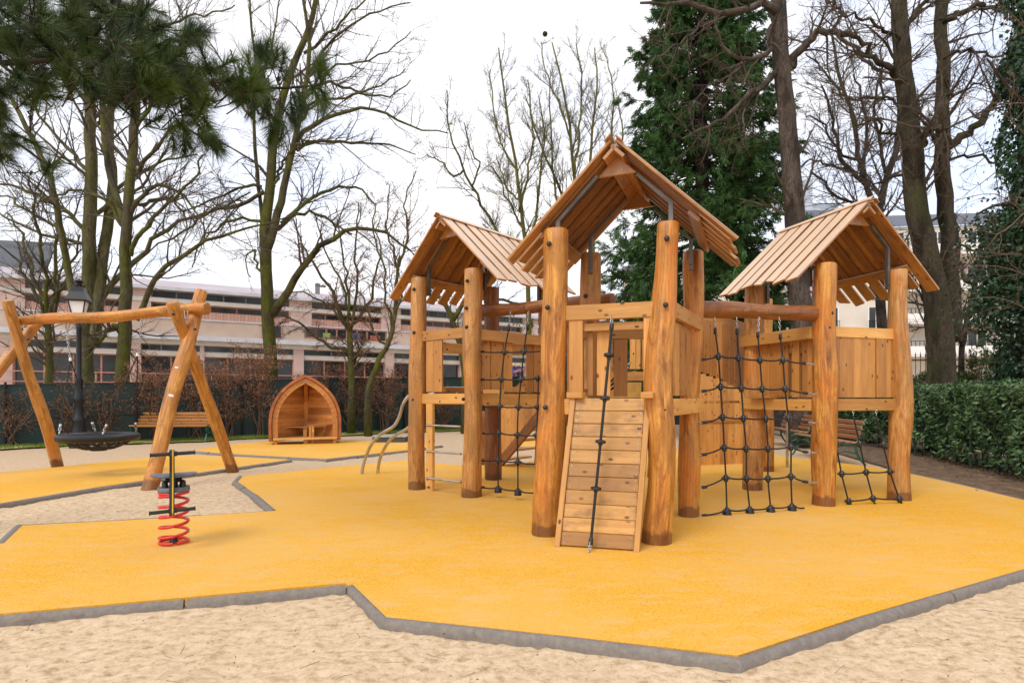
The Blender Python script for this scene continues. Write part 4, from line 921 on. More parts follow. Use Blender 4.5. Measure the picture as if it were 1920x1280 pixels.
sch = thing('school_building', (-14, 31, 0), 'long low pink rendered building with window bands and a sloping roof behind the green fence', 'building')
fb, fp = facade((-22.9, 26, -.1), (.8735, .4868), (.4868, -.8735))
U0, U1 = -4.0, 37.0; pil = [-4.9, 0, 4.9, 12.6, 17.8, 22.7, 27.6, 32.5, 37.2]
mb = MB(); fb(mb, U0, U1, 0, 6.8, -9, -.62); mb.build('core_wall', M['render_pink'], sch)
for p_ in pil: mb = MB(); fb(mb, p_-.27, p_+.27, 0, 4.1, -.6, 0); mb.build('pillar', M['render_pink'], sch)
mb = MB(); fb(mb, 7.75, 7.95, 0, 4.1, -.6, -.03); mb.build('pillar', M['render_pink'], sch)
mb = MB(); fb(mb, U0, U1, 4.22, 4.45, -.6, .28); mb.build('ledge', M['whitemetal'], sch)
mb = MB(); fb(mb, U0, U1, 3.99, 4.22, -.6, .02); fb(mb, U0, U1, 3.42, 3.66, -.6, -.12); mb.build('lintel', M['cream'], sch)
mb = MB(); fb(mb, U0, 12.9, 4.45, 5.27, -.6, .03); fb(mb, 17.6, U1, 4.45, 5.27, -.6, .03); fb(mb, 12.9, 17.6, 4.45, 4.62, -.6, .03); mb.build('upper_wall', M['render_beige'], sch)
mb = MB(); fb(mb, U0, U1, 5.27, 5.33, -.6, .07); mb.build('coping', M['whitemetal'], sch)
mb = MB(); fb(mb, U0, U1, 5.33, 5.74, -.6, -.18); mb.build('brick_band', M['sbrick'], sch)
mb = MB(); fb(mb, U0, U1, 6.10, 6.31, -.6, -.02); mb.build('upper_band', M['cream'], sch)
for p_ in pil: mb = MB(); fb(mb, p_-.5, p_+.7, 5.33, 6.70, -.6, -.05); mb.build('upper_pier', M['render_pink'], sch)
mb = MB(); fb(mb, U0, U1, 6.70, 6.86, -.8, .22); mb.build('roof_edge', M['whitemetal'], sch)
mb = MB(); V = [fp(U0, 6.86, .15), fp(U1, 6.86, .15), fp(U1, 7.75, -3.2), fp(U0, 7.75, -3.2), fp(U0, 6.862, -9), fp(U1, 6.862, -9)]; mb.add(V, [[0, 1, 2, 3], [3, 2, 5, 4]]); mb.build('roof', M['zinc'], sch)
mb = MB(); fb(mb, 14.0, 14.25, 7.6, 8.3, -3, -2.7); fb(mb, 14.0, 14.6, 8.1, 8.2, -3, -2.7); mb.build('roof_vent', M['panelgrey'], sch)
def window(u0, u1, z0, z1, d, nm, fr=M['copper'], nmul=2):
    mb = MB(); fb(mb, u0, u1, z0, z1, d-.05, d, .5); w_ = mb.build('window', M['glass'], sch)
    mb = MB()
    for i in range(nmul+1): u = u0+(u1-u0)*i/nmul; fb(mb, max(u0, u-.035), min(u1, u+.035), z0, z1, d+.002, d+.05)
    fb(mb, u0, u1, z1-.05, z1+.002, d+.003, d+.052); fb(mb, u0, u1, z0-.002, z0+.05, d+.003, d+.052)
    mb.build('window_frame', fr, w_)
    return w_
for a, b in zip(pil[:-1], pil[1:]):
    segs = [(a+.27, 7.75), (7.95, b-.27)] if a == 4.9 else [(a+.27, b-.27)]
    for u0, u1 in segs:
        window(u0, u1, 3.66, 3.99, -.30, '', M['panelgrey'], 3)
        window(u0, u1, 1.75, 3.42, -.36, '', M['copper'], 4 if u1-u0 > 3 else 2)
        mb = MB(); fb(mb, u0, u1, 0, 1.75, -.6, -.2); mb.build('spandrel', M['panelgrey'], sch)
    window(a+.72, b-.52, 6.31, 6.70, -.25, '', M['panelgrey'], 6); window(a+.72, b-.52, 5.74, 6.10, -.45, '', M['copper'], 5)
window(10.7, 11.7, 4.5, 5.24, .06, '', M['copper'], 2)
for i in range(4): window(12.95+i*1.16, 14.08+i*1.16, 4.64, 5.25, -.05, '', M['copper'], 2)
mb = MB(); fb(mb, U0, U1, 2.48, 2.53, .1, .14); fb(mb, U0, U1, 2.02, 2.06, .1, .14)
for u in np.arange(U0, U1, 2.45): fb(mb, u, u+.05, 0, 2.53, .1, .15)
mb.build('railing', M['copper'], sch)
for u, z, d, w_, h_, cc, nm in ((10.85, 2.62, -.29, .5, .36, (.45, .55, .04), 'paper_notice'), (10.8, 4.75, .12, .28, .3, (.7, .5, .05), 'paper_cutout'), (15.5, 4.75, .01, .5, .32, (.08, .14, .35), 'paper_cutout'), (13.9, 4.72, .01, .42, .25, (.25, .34, .08), 'paper_cutout'), (16.6, 4.72, .01, .6, .25, (.40, .10, .08), 'paper_cutout'), (13.3, 4.7, .01, .3, .14, (.5, .03, .05), 'paper_cutout')):
    mb = MB(); fb(mb, u, u+w_, z, z+h_, d, d+.01); mb.build(nm, plain(nm, cc, .8, var=.1), sch)

apt = thing('apartment_block', (34, 52, 0), 'tall cream apartment block with long white balconies behind the trees on the right', 'building')
fb, fp = facade((24, 50, 0), (.995, -.10), (-.10, -.995))
M['apt'] = plain('apartment_cream', (.62, .57, .49), .9, var=.08, scale=.6); M['aptwhite'] = plain('balcony_white', (.78, .76, .74), .8, var=.06, scale=.5); M['aptshade'] = plain('recess_wall', (.36, .31, .27), .9, var=.1)
mb = MB(); fb(mb, 2, 8.3, 0, 15.5, -10, 0); fb(mb, 8.3, 27, 0, 16.6, -10, -3.2); mb.build('wall', M['apt'], apt)
mb = MB(); V = [fp(1.8, 15.5, .2), fp(8.4, 15.5, .2), fp(8.4, 18.3, -3), fp(1.8, 18.3, -3)]; mb.add(V, [[0, 1, 2, 3]]); V = [fp(8.2, 16.6, -3), fp(27, 16.6, -3), fp(27, 18.5, -6), fp(8.2, 18.5, -6)]; mb.add(V, [[0, 1, 2, 3]])
mb.build('roof', plain('slate', (.09, .10, .13), .5), apt)
for z in (4.9, 7.75, 10.6, 13.8):
    mb = MB(); fb(mb, 8.3, 27, z, z+.78, -1.6, -1.42); fb(mb, 8.3, 27, z-.12, z+.06, -3.2, -1.42); bal = mb.build('balcony', M['aptwhite'], apt)
    mb = MB()
    for u in np.arange(8.4, 27, .35): fb(mb, u, u+.04, z+.78, z+1.25, -1.54, -1.50)
    fb(mb, 8.3, 27, z+1.22, z+1.27, -1.55, -1.49); mb.build('balustrade', M['iron'], bal)
    for u in (9.6, 13.2, 16.5, 19.6, 22.6, 25): 
        mb = MB(); fb(mb, u, u+1.5, z+.1, z+2.25, -3.22, -3.16); w_ = mb.build('window', M['glass'], apt)
        mb = MB(); fb(mb, u+.72, u+.8, z+.1, z+2.25, -3.155, -3.10); fb(mb, u-.06, u, z+.1, z+2.3, -3.2, -3.10); fb(mb, u+1.5, u+1.56, z+.1, z+2.3, -3.2, -3.10); mb.build('window_frame', M['aptwhite'], w_)
for z in (7.0, 9.9, 12.8):
    for u in (2.9, 6.6):
        mb = MB(); fb(mb, u, u+1.15, z, z+1.9, -.02, .02); w_ = mb.build('window', M['glass'], apt)
        mb = MB(); fb(mb, u+.53, u+.62, z, z+1.9, .021, .05); fb(mb, u-.08, u, z-.02, z+1.98, .0, .06); fb(mb, u+1.15, u+1.23, z-.02, z+1.98, .0, .06); fb(mb, u-.15, u+1.3, z-.12, z-.02, 0, .25); mb.build('window_frame', M['aptwhite'], w_)
        mb = MB()
        for q in np.arange(u-.1, u+1.3, .16): fb(mb, q, q+.03, z, z+.75, .2, .23)
        fb(mb, u-.12, u+1.28, z+.74, z+.78, .19, .24); mb.build('balustrade', M['iron'], w_)
bb_ = thing('house_behind_conifer', (12, 62, 0), 'pale building barely seen through the boughs of the big conifer', 'building')
fb, fp = facade((6, 62, 0), (.97, -.2), (-.2, -.97)); mb = MB(); fb(mb, 6, 24, 0, 14.5, -9, 0); mb.build('wall', M['apt'], bb_)
for i in range(5):
    for z in (3, 6, 9, 12): mb = MB(); fb(mb, 7+i*3.4, 8.4+i*3.4, z, z+1.8, -.02, .03); mb.build('window', M['glass'], bb_)
mb = MB(); fb(mb, 5.8, 24.2, 14.5, 15.0, -9.2, .3); mb.build('roof', plain('roof_slate', (.12, .12, .15), .6), bb_)
tw = thing('far_tower', ((1515-960)*110/F, 110, 0), 'distant pale blue grey tower block rising between the trunks', 'building'); fb, fp = facade(((1511-960)*110/F, 110, 0), (1, 0), (0, -1)); mb = MB(); fb(mb, 0, 1.3, 0, 43, -3, 0); fb(mb, 0, 6.5, 0, 38.5, -4, -.5); mb.build('wall', plain('blue_grey_cladding', (.42, .47, .55), .6, var=.05), tw)
mb = MB()
for z in np.arange(20, 38, 2.2): fb(mb, .3, 6.2, z, z+.8, -.5, -.46)
mb.build('window_band', plain('pale_glazing', (.30, .35, .43), .4), tw)
grey = thing('grey_house', (-31, 36, 0), 'dark slate roofed house corner at the far left edge behind the school building', 'building'); fb, fp = facade((-37, 38, 0), (.98, .2), (.2, -.98))
mb = MB(); fb(mb, 0, 5.4, 0, 9.5, -4, 0); mb.build('wall', M['cream'], grey); mb = MB(); V = [fp(-.2, 9.5, .2), fp(5.6, 9.5, .2), fp(5.0, 12.2, -2), fp(-.2, 12.2, -2)]; mb.add(V, [[0, 1, 2, 3]]); mb.build('roof', plain('slate_roof', (.05, .06, .075), .5), grey)

# ------------------------------------------------------------------ small background things
sg = thing('road_sign', ((1523-960)*24/F, 24, 0), 'small round white road sign with a red ring behind the right tower', 'sign')
mb = MB(); c = P(1523, 537, 24); mb.tubes(np.array([c, c-A(0, .02, 0)]), np.array([.30, .30]), 20, .5); mb.build('sign_disc', M['white'], sg)
mb = MB(); an = np.linspace(0, 2*math.pi, 25); mb.tubes(c-A(0, .03, 0)+np.stack([.24*np.cos(an), 0*an, .24*np.sin(an)], -1), np.full(25, .05), 6, .5, cap=False); mb.build('red_ring', M['red'], sg)
mb = MB(); mb.tubes(np.array([at(c, 0), c]), np.array([.03, .03]), 8, .5); mb.build('sign_pole', M['darksteel'], sg)
pc_ = P(958, 712, 28); bp = thing('blue_play_tower', (pc_[0], 28, 0), 'small far play structure with blue posts and yellow caps beyond the fence', 'play equipment')
bluem = plain('blue_paint', (.015, .06, .30), .4)
for x in (950, 963, 972):
    c = P(x, 686, 28); mb = MB(); mb.tubes(np.array([at(c, 0), c]), np.array([.075, .075]), 10, .5); p_ = mb.build('post', bluem, bp)
    mb = MB(); mb.lathe(c, [(0, 0), (.085, 0), (.085, .06), (0, .12)], 10); mb.build('post_cap', M['yellowp'], p_)
mb = MB(); mb.beam(P(950, 701, 28), P(972, 701, 28), .16, .08); mb.build('rail', M['yellowp'], bp)
mb = MB(); c = P(984, 694, 28); mb.beam(c-A(.55, 0, .1), c+A(.5, 0, .22), .12, .8, (0, 0, 1)); mb.build('roof', plain('pink_roof', (.5, .2, .2), .6), bp)

# iron railings and low wall behind the hedge
ir = thing('iron_railing', (17, 21, 0), 'black spiked iron railing on a low stone wall behind the hedge', 'railing'); a, b = A(9.6, 22.5, 0), A(22, 20.5, 0)
mb = MB(); mb.beam(at(a, .6), at(b, .6), 1.35, .3); k = N('rubble_wall'); v = k.n('ShaderNodeTexVoronoi'); v.inputs['Scale'].default_value = 5; k.l(k.coord('Object'), v.inputs['Vector']); gs = k.n('ShaderNodeSeparateColor'); k.l(v.outputs['Color'], gs.inputs[0]); k.bump(v.outputs['Distance'], .8, .03)
mb.build('stone_wall', k.fin(k.ramp(gs.outputs[0], [(0, (.05, .045, .04)), (1, (.18, .15, .12))]), .9), ir)
mb = MB(); L = np.linalg.norm(b-a)
for i in range(int(L/.17)): c = lerp(a, b, i/(L/.17)); mb.tubes(np.array([at(c, 1.25), at(c, 2.72), at(c, 2.75), at(c, 2.93)]), np.array([.013, .013, .026, .002]), 5, .5)
for z in (1.45, 2.6): mb.beam(at(a, z), at(b, z), .05, .03)
mb.build('bars', M['iron'], ir)

# ------------------------------------------------------------------ trees
def spawn(Pp, Rr, k_, Lf, ang, up, rf, n=5, tmin=.15, wander=.2, trop=0., rmin=.004, Labs=None, asp=.5):
    Pp = np.asarray(Pp); Rr = np.asarray(Rr); m, nn, _ = Pp.shape
    t = (tmin+(1-tmin)*rng.random((m, k_)))*(nn-1)*.999; i0 = t.astype(int); f = (t-i0)[..., None]; ar_ = np.arange(m)[:, None]
    b = Pp[ar_, i0]*(1-f)+Pp[ar_, i0+1]*f; tan = nrm(Pp[ar_, i0+1]-Pp[ar_, i0]); rb = Rr[ar_, i0]*(1-f[..., 0])+Rr[ar_, i0+1]*f[..., 0]
    b = b.reshape(-1, 3); tan = tan.reshape(-1, 3); rb = rb.reshape(-1); tt = (t/(nn-1)).reshape(-1)
    pr = nrm(np.cross(tan, rng.normal(size=b.shape))); a_ = (ang*(.7+.6*rng.random(len(b))))[:, None]
    d = nrm(np.cos(a_)*tan+np.sin(a_)*pr+A(0, 0, up))
    pl = np.linalg.norm(Pp[:, 1:]-Pp[:, :-1], axis=2).sum(1); pl = np.repeat(pl, k_)
    L = (Lf*pl*(1-asp*tt) if Labs is None else Labs*(1-asp*tt))*(.55+.75*rng.random(len(b)))
    pts = [b]; dd = d
    for j in range(n-1):
        dd = nrm(dd+rng.normal(size=b.shape)*wander+A(0, 0, trop)); pts.append(pts[-1]+dd*(L/(n-1))[:, None])
    r0 = np.maximum(np.minimum(rb*rf, L*.03), rmin)
    return np.stack(pts, 1), r0[:, None]*np.linspace(1, .35, n)[None]
def limb3(px, Y, w0, w1, dy=0., n=14, jit=.06):
    pts = spl([P(x, y, Y+dy*(i/(len(px)-1))) for i, (x, y) in enumerate(px)], n); pts[1:-1] += rng.normal(size=(n-2, 3))*jit*A(.6, 1.2, .6)
    return pts, np.linspace(w0, w1, n)/2*Y/F
def tree(label, Y, trunks, limbs, bark, mat_twig='twig', dens=1., L1=1.6, up=.25, trop=.02, leaves=None, name='bare_tree', group=None, L2=.45, ang=.85, flare=1.25, sub=(16, 9, 6), cat='tree'):
    px0 = trunks[0][0][0]; base = P(px0[0], px0[1], Y)
    t_ = thing(name, (base[0], Y, 0), label, cat, group)
    mb = MB(); allp = []
    for i, tr in enumerate(trunks):
        px, w0, w1 = tr[:3]; dy = tr[3] if len(tr) > 3 else 0; p_, r_ = limb3(px, Y, w0*.88, w1*.88, dy, 22, .015); r_ = r_*.92
        if i == 0 or (len(tr) > 4): 
            p_ = np.concatenate([[at(p_[0], -.15)], p_]); r_ = np.concatenate([[r_[0]*flare*1.15], r_]); r_[1] *= 1.04
        sd_ = 14; an = np.arange(sd_)*2*math.pi/sd_; ph_ = rng.random(3)*6; tt = np.linspace(0, 1, len(p_))[:, None]
        Rm = r_[:, None]*(1+.06*np.sin(2*an+ph_[0]+tt*3)+.05*np.sin(3*an+ph_[1]-tt*5)+.04*np.sin(5*an+ph_[2]+tt*9)+rng.normal(0, .012, (len(p_), sd_)))
        mb.tubes(p_, Rm, sd_, .5); allp.append((p_, r_))
    mb.build('trunk', M[bark], t_, smooth=True)
    mb = MB(); cr_ = MB(); L0P, L0R = [], []
    for l in limbs:
        px, w0, w1 = l[:3]; dy = l[3] if len(l) > 3 else rng.uniform(-1.5, 1.5); p_, r_ = limb3(px, Y, w0, w1, dy, 14, .05); lm_ = MB(); lm_.tubes(p_, r_, 8); lm_.build('limb', M[bark], t_, smooth=True); L0P.append(p_); L0R.append(r_)
    for p_, r_ in allp:
        q = spl(np.c_[p_, r_], 14); q = q[5:]; q = spl(q, 14); L0P.append(q[:, :3]); L0R.append(q[:, 3])
    L0P = np.array(L0P); L0R = np.array(L0R)
    k1, k2, k3 = [max(1, int(round(x*dens))) for x in sub]
    P1, R1q = spawn(L0P, L0R, k1, .5, ang, up, .42, 8, .12, .11, trop, .007, L1*1.25, .45); cr_.tubes(P1, R1q, 5, cap=False)
    P2, R2q = spawn(P1, R1q, k2, L2, .75, up*.5, .55, 6, .12, .15, trop, .0042); cr_.tubes(P2, R2q, 4, cap=False)
    P3, R3q = spawn(P2, R2q, k3, .5, .7, up*.4, .65, 4, .15, .18, trop, .0028); cr_.tubes(P3, R3q, 3, cap=False)
    cr_.build('crown', M[mat_twig], t_)
    if leaves:
        mat, n_, s_ = leaves; lf = MB(); i = rng.integers(0, len(P3), n_); j = rng.integers(1, 4, n_); c = P3[i, j]+rng.normal(size=(n_, 3))*.02
        lf.quads(c, rng.normal(size=(n_, 3))+A(0, 0, -1), rng.normal(size=(n_, 3)), s_*rng.uniform(.7, 1.3, n_), s_*.6); lf.build('leaves', M[mat], t_)
    return t_

# left group
tree('slim dark multi stemmed tree behind the left end of the swing', 19, [([(93, 735), (92, 660), (90, 600)], 17, 14)],
     [([(90, 600), (76, 545), (60, 500), (38, 440), (15, 400)], 9, 3), ([(90, 600), (88, 530), (75, 470), (62, 400), (55, 330)], 8, 3), ([(91, 600), (102, 540), (105, 470), (108, 400), (100, 330)], 8, 3), ([(92, 598), (115, 545), (130, 500), (150, 440)], 7, 3), ([(90, 590), (50, 520), (20, 480), (-15, 450)], 7, 2)], 'bark_moss', dens=.8, L1=1.5)
tree('big plane tree with a pale flaking side trunk standing behind the lamp post', 18, [([(160, 735), (160, 650), (163, 560), (168, 470), (170, 380), (172, 300), (168, 200), (164, 90), (160, -40)], 34, 15), ([(176, 650), (185, 560), (196, 470), (206, 400), (212, 330), (205, 250), (215, 150), (230, 20)], 26, 11, 1.0), ([(150, 600), (134, 540), (122, 480), (114, 430), (103, 370), (80, 300), (50, 240), (20, 180)], 17, 8, -.8)],
     [([(172, 580), (200, 540), (240, 500), (290, 450), (340, 415), (400, 395), (470, 360)], 13, 3), ([(165, 440), (130, 400), (80, 370), (30, 350), (-30, 340)], 9, 3), ([(168, 420), (210, 370), (250, 330), (310, 300), (370, 290)], 9, 3), ([(172, 330), (130, 280), (90, 240), (40, 160)], 8, 3), ([(115, 430), (60, 400), (10, 370), (-30, 360)], 7, 2), ([(172, 460), (120, 450), (60, 430), (0, 400)], 8, 3), ([(168, 250), (220, 190), (270, 110), (310, 40)], 8, 2), ([(166, 200), (120, 140), (90, 60), (60, -20)], 8, 3), ([(205, 400), (260, 360), (300, 300), (330, 240)], 7, 2)], 'bark_pale', dens=.75, L1=1.7)
tree('mossy green trunked tree rising straight behind the swing beam', 17, [([(228, 735), (230, 680), (234, 600), (236, 540), (235, 470), (238, 420), (243, 350), (250, 270), (255, 180), (262, 60), (270, -60)], 31, 12), ([(236, 425), (222, 380), (206, 330), (196, 260), (188, 160), (180, 60)], 16, 7, .6)],
     [([(225, 610), (205, 618), (190, 632), (180, 650)], 12, 5), ([(255, 600), (275, 545), (300, 510), (330, 485), (370, 465), (420, 440), (480, 425), (560, 400)], 11, 2, -.5), ([(245, 480), (262, 440), (300, 400), (350, 350), (380, 290)], 9, 3), ([(238, 410), (265, 370), (300, 350), (340, 360), (370, 400), (385, 440)], 9, 2), ([(245, 330), (290, 280), (330, 240), (390, 220)], 8, 2), ([(236, 430), (200, 380), (150, 360), (100, 370), (60, 390)], 8, 2), ([(250, 260), (290, 190), (330, 110), (350, 20)], 8, 2), ([(240, 400), (285, 375), (320, 370), (345, 400), (350, 430)], 8, 2), ([(252, 200), (220, 130), (200, 60), (190, -20)], 7, 2), ([(262, 90), (310, 50), (370, 30), (440, 10)], 6, 2)], 'bark_moss', dens=.8, L1=1.6)
tree('large forked plane tree behind the playhouse with long arching boughs', 19, [([(508, 730), (506, 660), (503, 590), (500, 530), (498, 480), (496, 440), (502, 390), (508, 330), (513, 270), (528, 190), (556, 110), (580, 50), (600, -40)], 31, 9), ([(500, 470), (514, 430), (526, 380), (540, 320), (556, 250), (572, 170), (580, 90), (570, 10), (560, -40)], 19, 6, -.6), ([(494, 440), (488, 380), (480, 300), (476, 220), (480, 130), (470, 40), (468, -40)], 9, 4, .5)],
     [([(510, 590), (527, 565), (542, 539), (560, 510), (586, 479), (610, 455), (641, 440), (680, 428), (720, 436), (770, 470)], 16, 3, -1), ([(520, 430), (540, 410), (570, 400), (600, 402), (635, 425), (660, 440)], 8, 3), ([(528, 420), (560, 395), (590, 370), (630, 352), (668, 350), (690, 368), (705, 385)], 9, 3, 1), ([(552, 270), (575, 245), (610, 228), (645, 212), (680, 207), (720, 212), (760, 232), (800, 245), (840, 250)], 9, 2, -1), ([(556, 282), (590, 264), (630, 262), (670, 268), (710, 268), (740, 275), (780, 290)], 8, 2, 1), ([(535, 300), (555, 275), (580, 264)], 6, 4), ([(516, 350), (530, 300), (545, 290)], 5, 4),
      ([(560, 180), (590, 160), (630, 160), (680, 175), (730, 180), (770, 150)], 7, 2), ([(572, 150), (610, 90), (660, 50), (700, 25), (770, 5)], 7, 2), ([(560, 230), (600, 190), (640, 185), (700, 165), (760, 130)], 6, 2), ([(570, 100), (620, 60), (670, 10), (710, -30)], 6, 2), ([(496, 360), (440, 385), (390, 400), (330, 440), (270, 480)], 8, 2), ([(490, 350), (450, 350), (410, 370), (350, 395), (300, 400)], 6, 2), ([(498, 420), (460, 410), (420, 420), (380, 450), (360, 500)], 6, 2), ([(480, 230), (440, 180), (420, 120), (380, 60)], 5, 2), ([(482, 160), (510, 90), (520, 20), (540, -40)], 5, 2), ([(505, 530), (480, 490), (478, 470), (460, 480), (470, 520)], 5, 2), ([(565, 200), (620, 130), (660, 120), (720, 100), (770, 60)], 5, 2)], 'bark_moss', dens=.82, L1=1.5)
tree('small knobbly pollarded tree with hanging seed clusters right of the playhouse', 19.5, [([(659, 735), (658, 690), (657, 650), (655, 615)], 15, 12)],
     [([(656, 640), (640, 590), (625, 550), (600, 515), (580, 480), (560, 455)], 8, 3), ([(656, 625), (652, 570), (648, 510), (640, 460), (632, 410)], 6, 2), ([(657, 620), (668, 560), (670, 500), (668, 440), (672, 380)], 6, 2), ([(655, 660), (620, 650), (590, 630), (560, 605), (530, 590)], 7, 3), ([(658, 610), (690, 570), (700, 520), (715, 470), (700, 420)], 6, 2), ([(658, 620), (610, 570), (560, 545), (540, 550)], 5, 2), ([(658, 690), (672, 655), (668, 640)], 6, 3), ([(656, 600), (645, 540), (610, 470), (590, 400)], 5, 2)], 'bark_moss', 'twig_red', dens=.9, L1=1.0, trop=-.1, leaves=('beech', 1500, .055))
tree('leaning mossy stemmed tree just left of the left tower', 18.5, [([(690, 735), (698, 705), (712, 672), (728, 645), (738, 610), (742, 570), (744, 530), (750, 480)], 15, 6)],
     [([(742, 590), (755, 550), (775, 520), (800, 490)], 6, 2), ([(738, 620), (722, 560), (720, 500), (700, 440), (705, 380)], 5, 2), ([(744, 540), (740, 480), (725, 420), (730, 350)], 5, 2), ([(728, 650), (700, 620), (690, 580), (670, 540)], 5, 2), ([(748, 500), (765, 440), (760, 380), (780, 320)], 5, 2)], 'bark_moss', 'twig_red', dens=.8, L1=1.1, trop=-.03, leaves=('beech', 900, .05))
tree('crooked mossy tree seen between the posts of the left tower', 20, [([(872, 740), (870, 690), (862, 645), (850, 605), (838, 575), (822, 556), (800, 548)], 17, 9)],
     [([(850, 600), (880, 560), (930, 520), (950, 470), (925, 420)], 9, 5), ([(925, 420), (905, 385), (885, 350), (868, 320), (850, 270), (840, 220), (838, 170)], 6, 2), ([(885, 350), (898, 310), (880, 270), (870, 230)], 4, 2), ([(838, 575), (810, 540), (790, 500), (760, 460)], 5, 2), ([(870, 560), (930, 560), (1000, 580), (1060, 590)], 7, 3), ([(868, 320), (850, 330), (825, 300), (800, 290)], 4, 2)], 'bark_moss', dens=.8, L1=1.1)
tree('slender yellow green tree rising above the left roof', 24, [([(992, 740), (992, 620), (988, 500), (980, 420), (975, 370), (968, 310), (955, 240), (945, 170), (935, 90)], 15, 3)],
     [([(986, 470), (1005, 400), (1010, 340), (1020, 260), (1010, 180)], 6, 2), ([(982, 430), (955, 380), (935, 330), (915, 310)], 4, 2), ([(978, 380), (990, 320), (1000, 250), (985, 180)], 5, 2), ([(970, 320), (940, 270), (925, 200), (920, 130)], 4, 2), ([(988, 520), (950, 480), (930, 440), (905, 420)], 4, 2), ([(988, 500), (1030, 440), (1045, 400)], 4, 2), ([(976, 380), (950, 350), (930, 290)], 4, 2)], 'bark_birch', 'twig_green', dens=1.2, L1=1.3, up=.5, name='bare_tree')
t9 = tree('tall many stemmed bare tree behind the front tower roof', 24, [([(1115, 740), (1112, 620), (1100, 500), (1085, 400), (1075, 320), (1068, 240), (1055, 160), (1035, 80)], 16, 3), ([(1112, 560), (1112, 450), (1105, 350), (1110, 250), (1120, 160), (1115, 90)], 10, 3)],
     [([(1085, 420), (1050, 350), (1020, 290), (1000, 230), (990, 150)], 6, 2), ([(1100, 480), (1060, 430), (1040, 350), (1035, 250), (1030, 150)], 6, 2), ([(1075, 330), (1085, 250), (1090, 170), (1080, 80)], 5, 2), ([(1105, 360), (1140, 280), (1150, 190), (1140, 110)], 5, 2), ([(1070, 260), (1045, 190), (1020, 130), (1015, 80)], 4, 2), ([(1112, 420), (1150, 360), (1165, 270), (1160, 180)], 5, 2)], 'bark_birch', 'twig_green', dens=1.2, L1=1.3, up=.5)
# bird nest in its top
nb = P(1022, 64, 24); ns = thing('bird_nest', nb, 'dark ball of twigs, a bird nest, high in the bare tree above the front roof', 'nest'); mb = MB()
q = nrm(rng.normal(size=(260, 3))*A(1.3, 1, .8)); c = nb+q*.06*rng.uniform(.5, 1.3, (260, 1)); t1 = nrm(np.cross(q, rng.normal(size=q.shape))); mb.tubes(np.stack([c-t1*.08, c+q*.03, c+t1*.08], 1), np.full((260, 3), .006), 3, cap=False); mb.build('twigs', M['twig'], ns)

# right group
tree('straight grey ridged trunk standing left of the right tower roof', 14.5, [([(1508, 740), (1504, 640), (1500, 560), (1494, 470), (1488, 380), (1480, 290), (1474, 200), (1466, 120), (1462, 50), (1458, -60)], 56, 30)],
     [([(1484, 125), (1496, 100), (1512, 78), (1538, 64), (1562, 60), (1590, 66)], 17, 8, -.4), ([(1566, 60), (1572, 40), (1578, 25), (1560, 10), (1548, -10)], 8, 4, -.2), ([(1462, 30), (1440, 16), (1410, 12), (1370, 20), (1330, 16), (1290, 4), (1240, 12), (1200, 6)], 15, 4, -1.0), ([(1455, 135), (1425, 165), (1400, 182), (1375, 206), (1350, 226), (1320, 240), (1280, 260)], 12, 3, -1.2), ([(1448, 50), (1444, 80), (1444, 100), (1425, 110), (1400, 118), (1370, 95), (1340, 50)], 13, 4, -.8), ([(1562, 60), (1600, 90), (1640, 130), (1660, 190)], 8, 3, -.6), ([(1400, 118), (1370, 140), (1330, 160), (1290, 200)], 6, 2, -.5), ([(1400, 182), (1395, 220), (1400, 260)], 5, 2), ([(1330, 20), (1300, 60), (1260, 90), (1210, 120)], 5, 2)], 'bark_grey', dens=.75, L1=1.1, up=.05, flare=1.15)
tree('dark forked tree behind the peak of the right roof', 20, [([(1655, 740), (1654, 640), (1650, 540), (1645, 450), (1650, 390), (1662, 330), (1680, 280), (1688, 200), (1690, 100)], 23, 9), ([(1648, 430), (1636, 380), (1622, 340), (1610, 290), (1600, 220), (1575, 150), (1560, 60)], 15, 5, .6)],
     [([(1622, 345), (1590, 320), (1570, 270), (1560, 220), (1540, 160)], 9, 3), ([(1615, 330), (1625, 270), (1620, 200), (1600, 140)], 8, 3), ([(1640, 400), (1600, 380), (1560, 360), (1520, 320)], 7, 3), ([(1660, 340), (1650, 270), (1640, 200), (1655, 110)], 7, 3), ([(1610, 300), (1580, 290), (1540, 230), (1510, 220)], 6, 2), ([(1670, 300), (1700, 250), (1730, 200)], 6, 3), ([(1580, 180), (1540, 130), (1510, 100)], 5, 2), ([(1600, 320), (1560, 310), (1520, 300), (1495, 320)], 5, 2)], 'bark_dark', dens=1.0, L1=1.5)
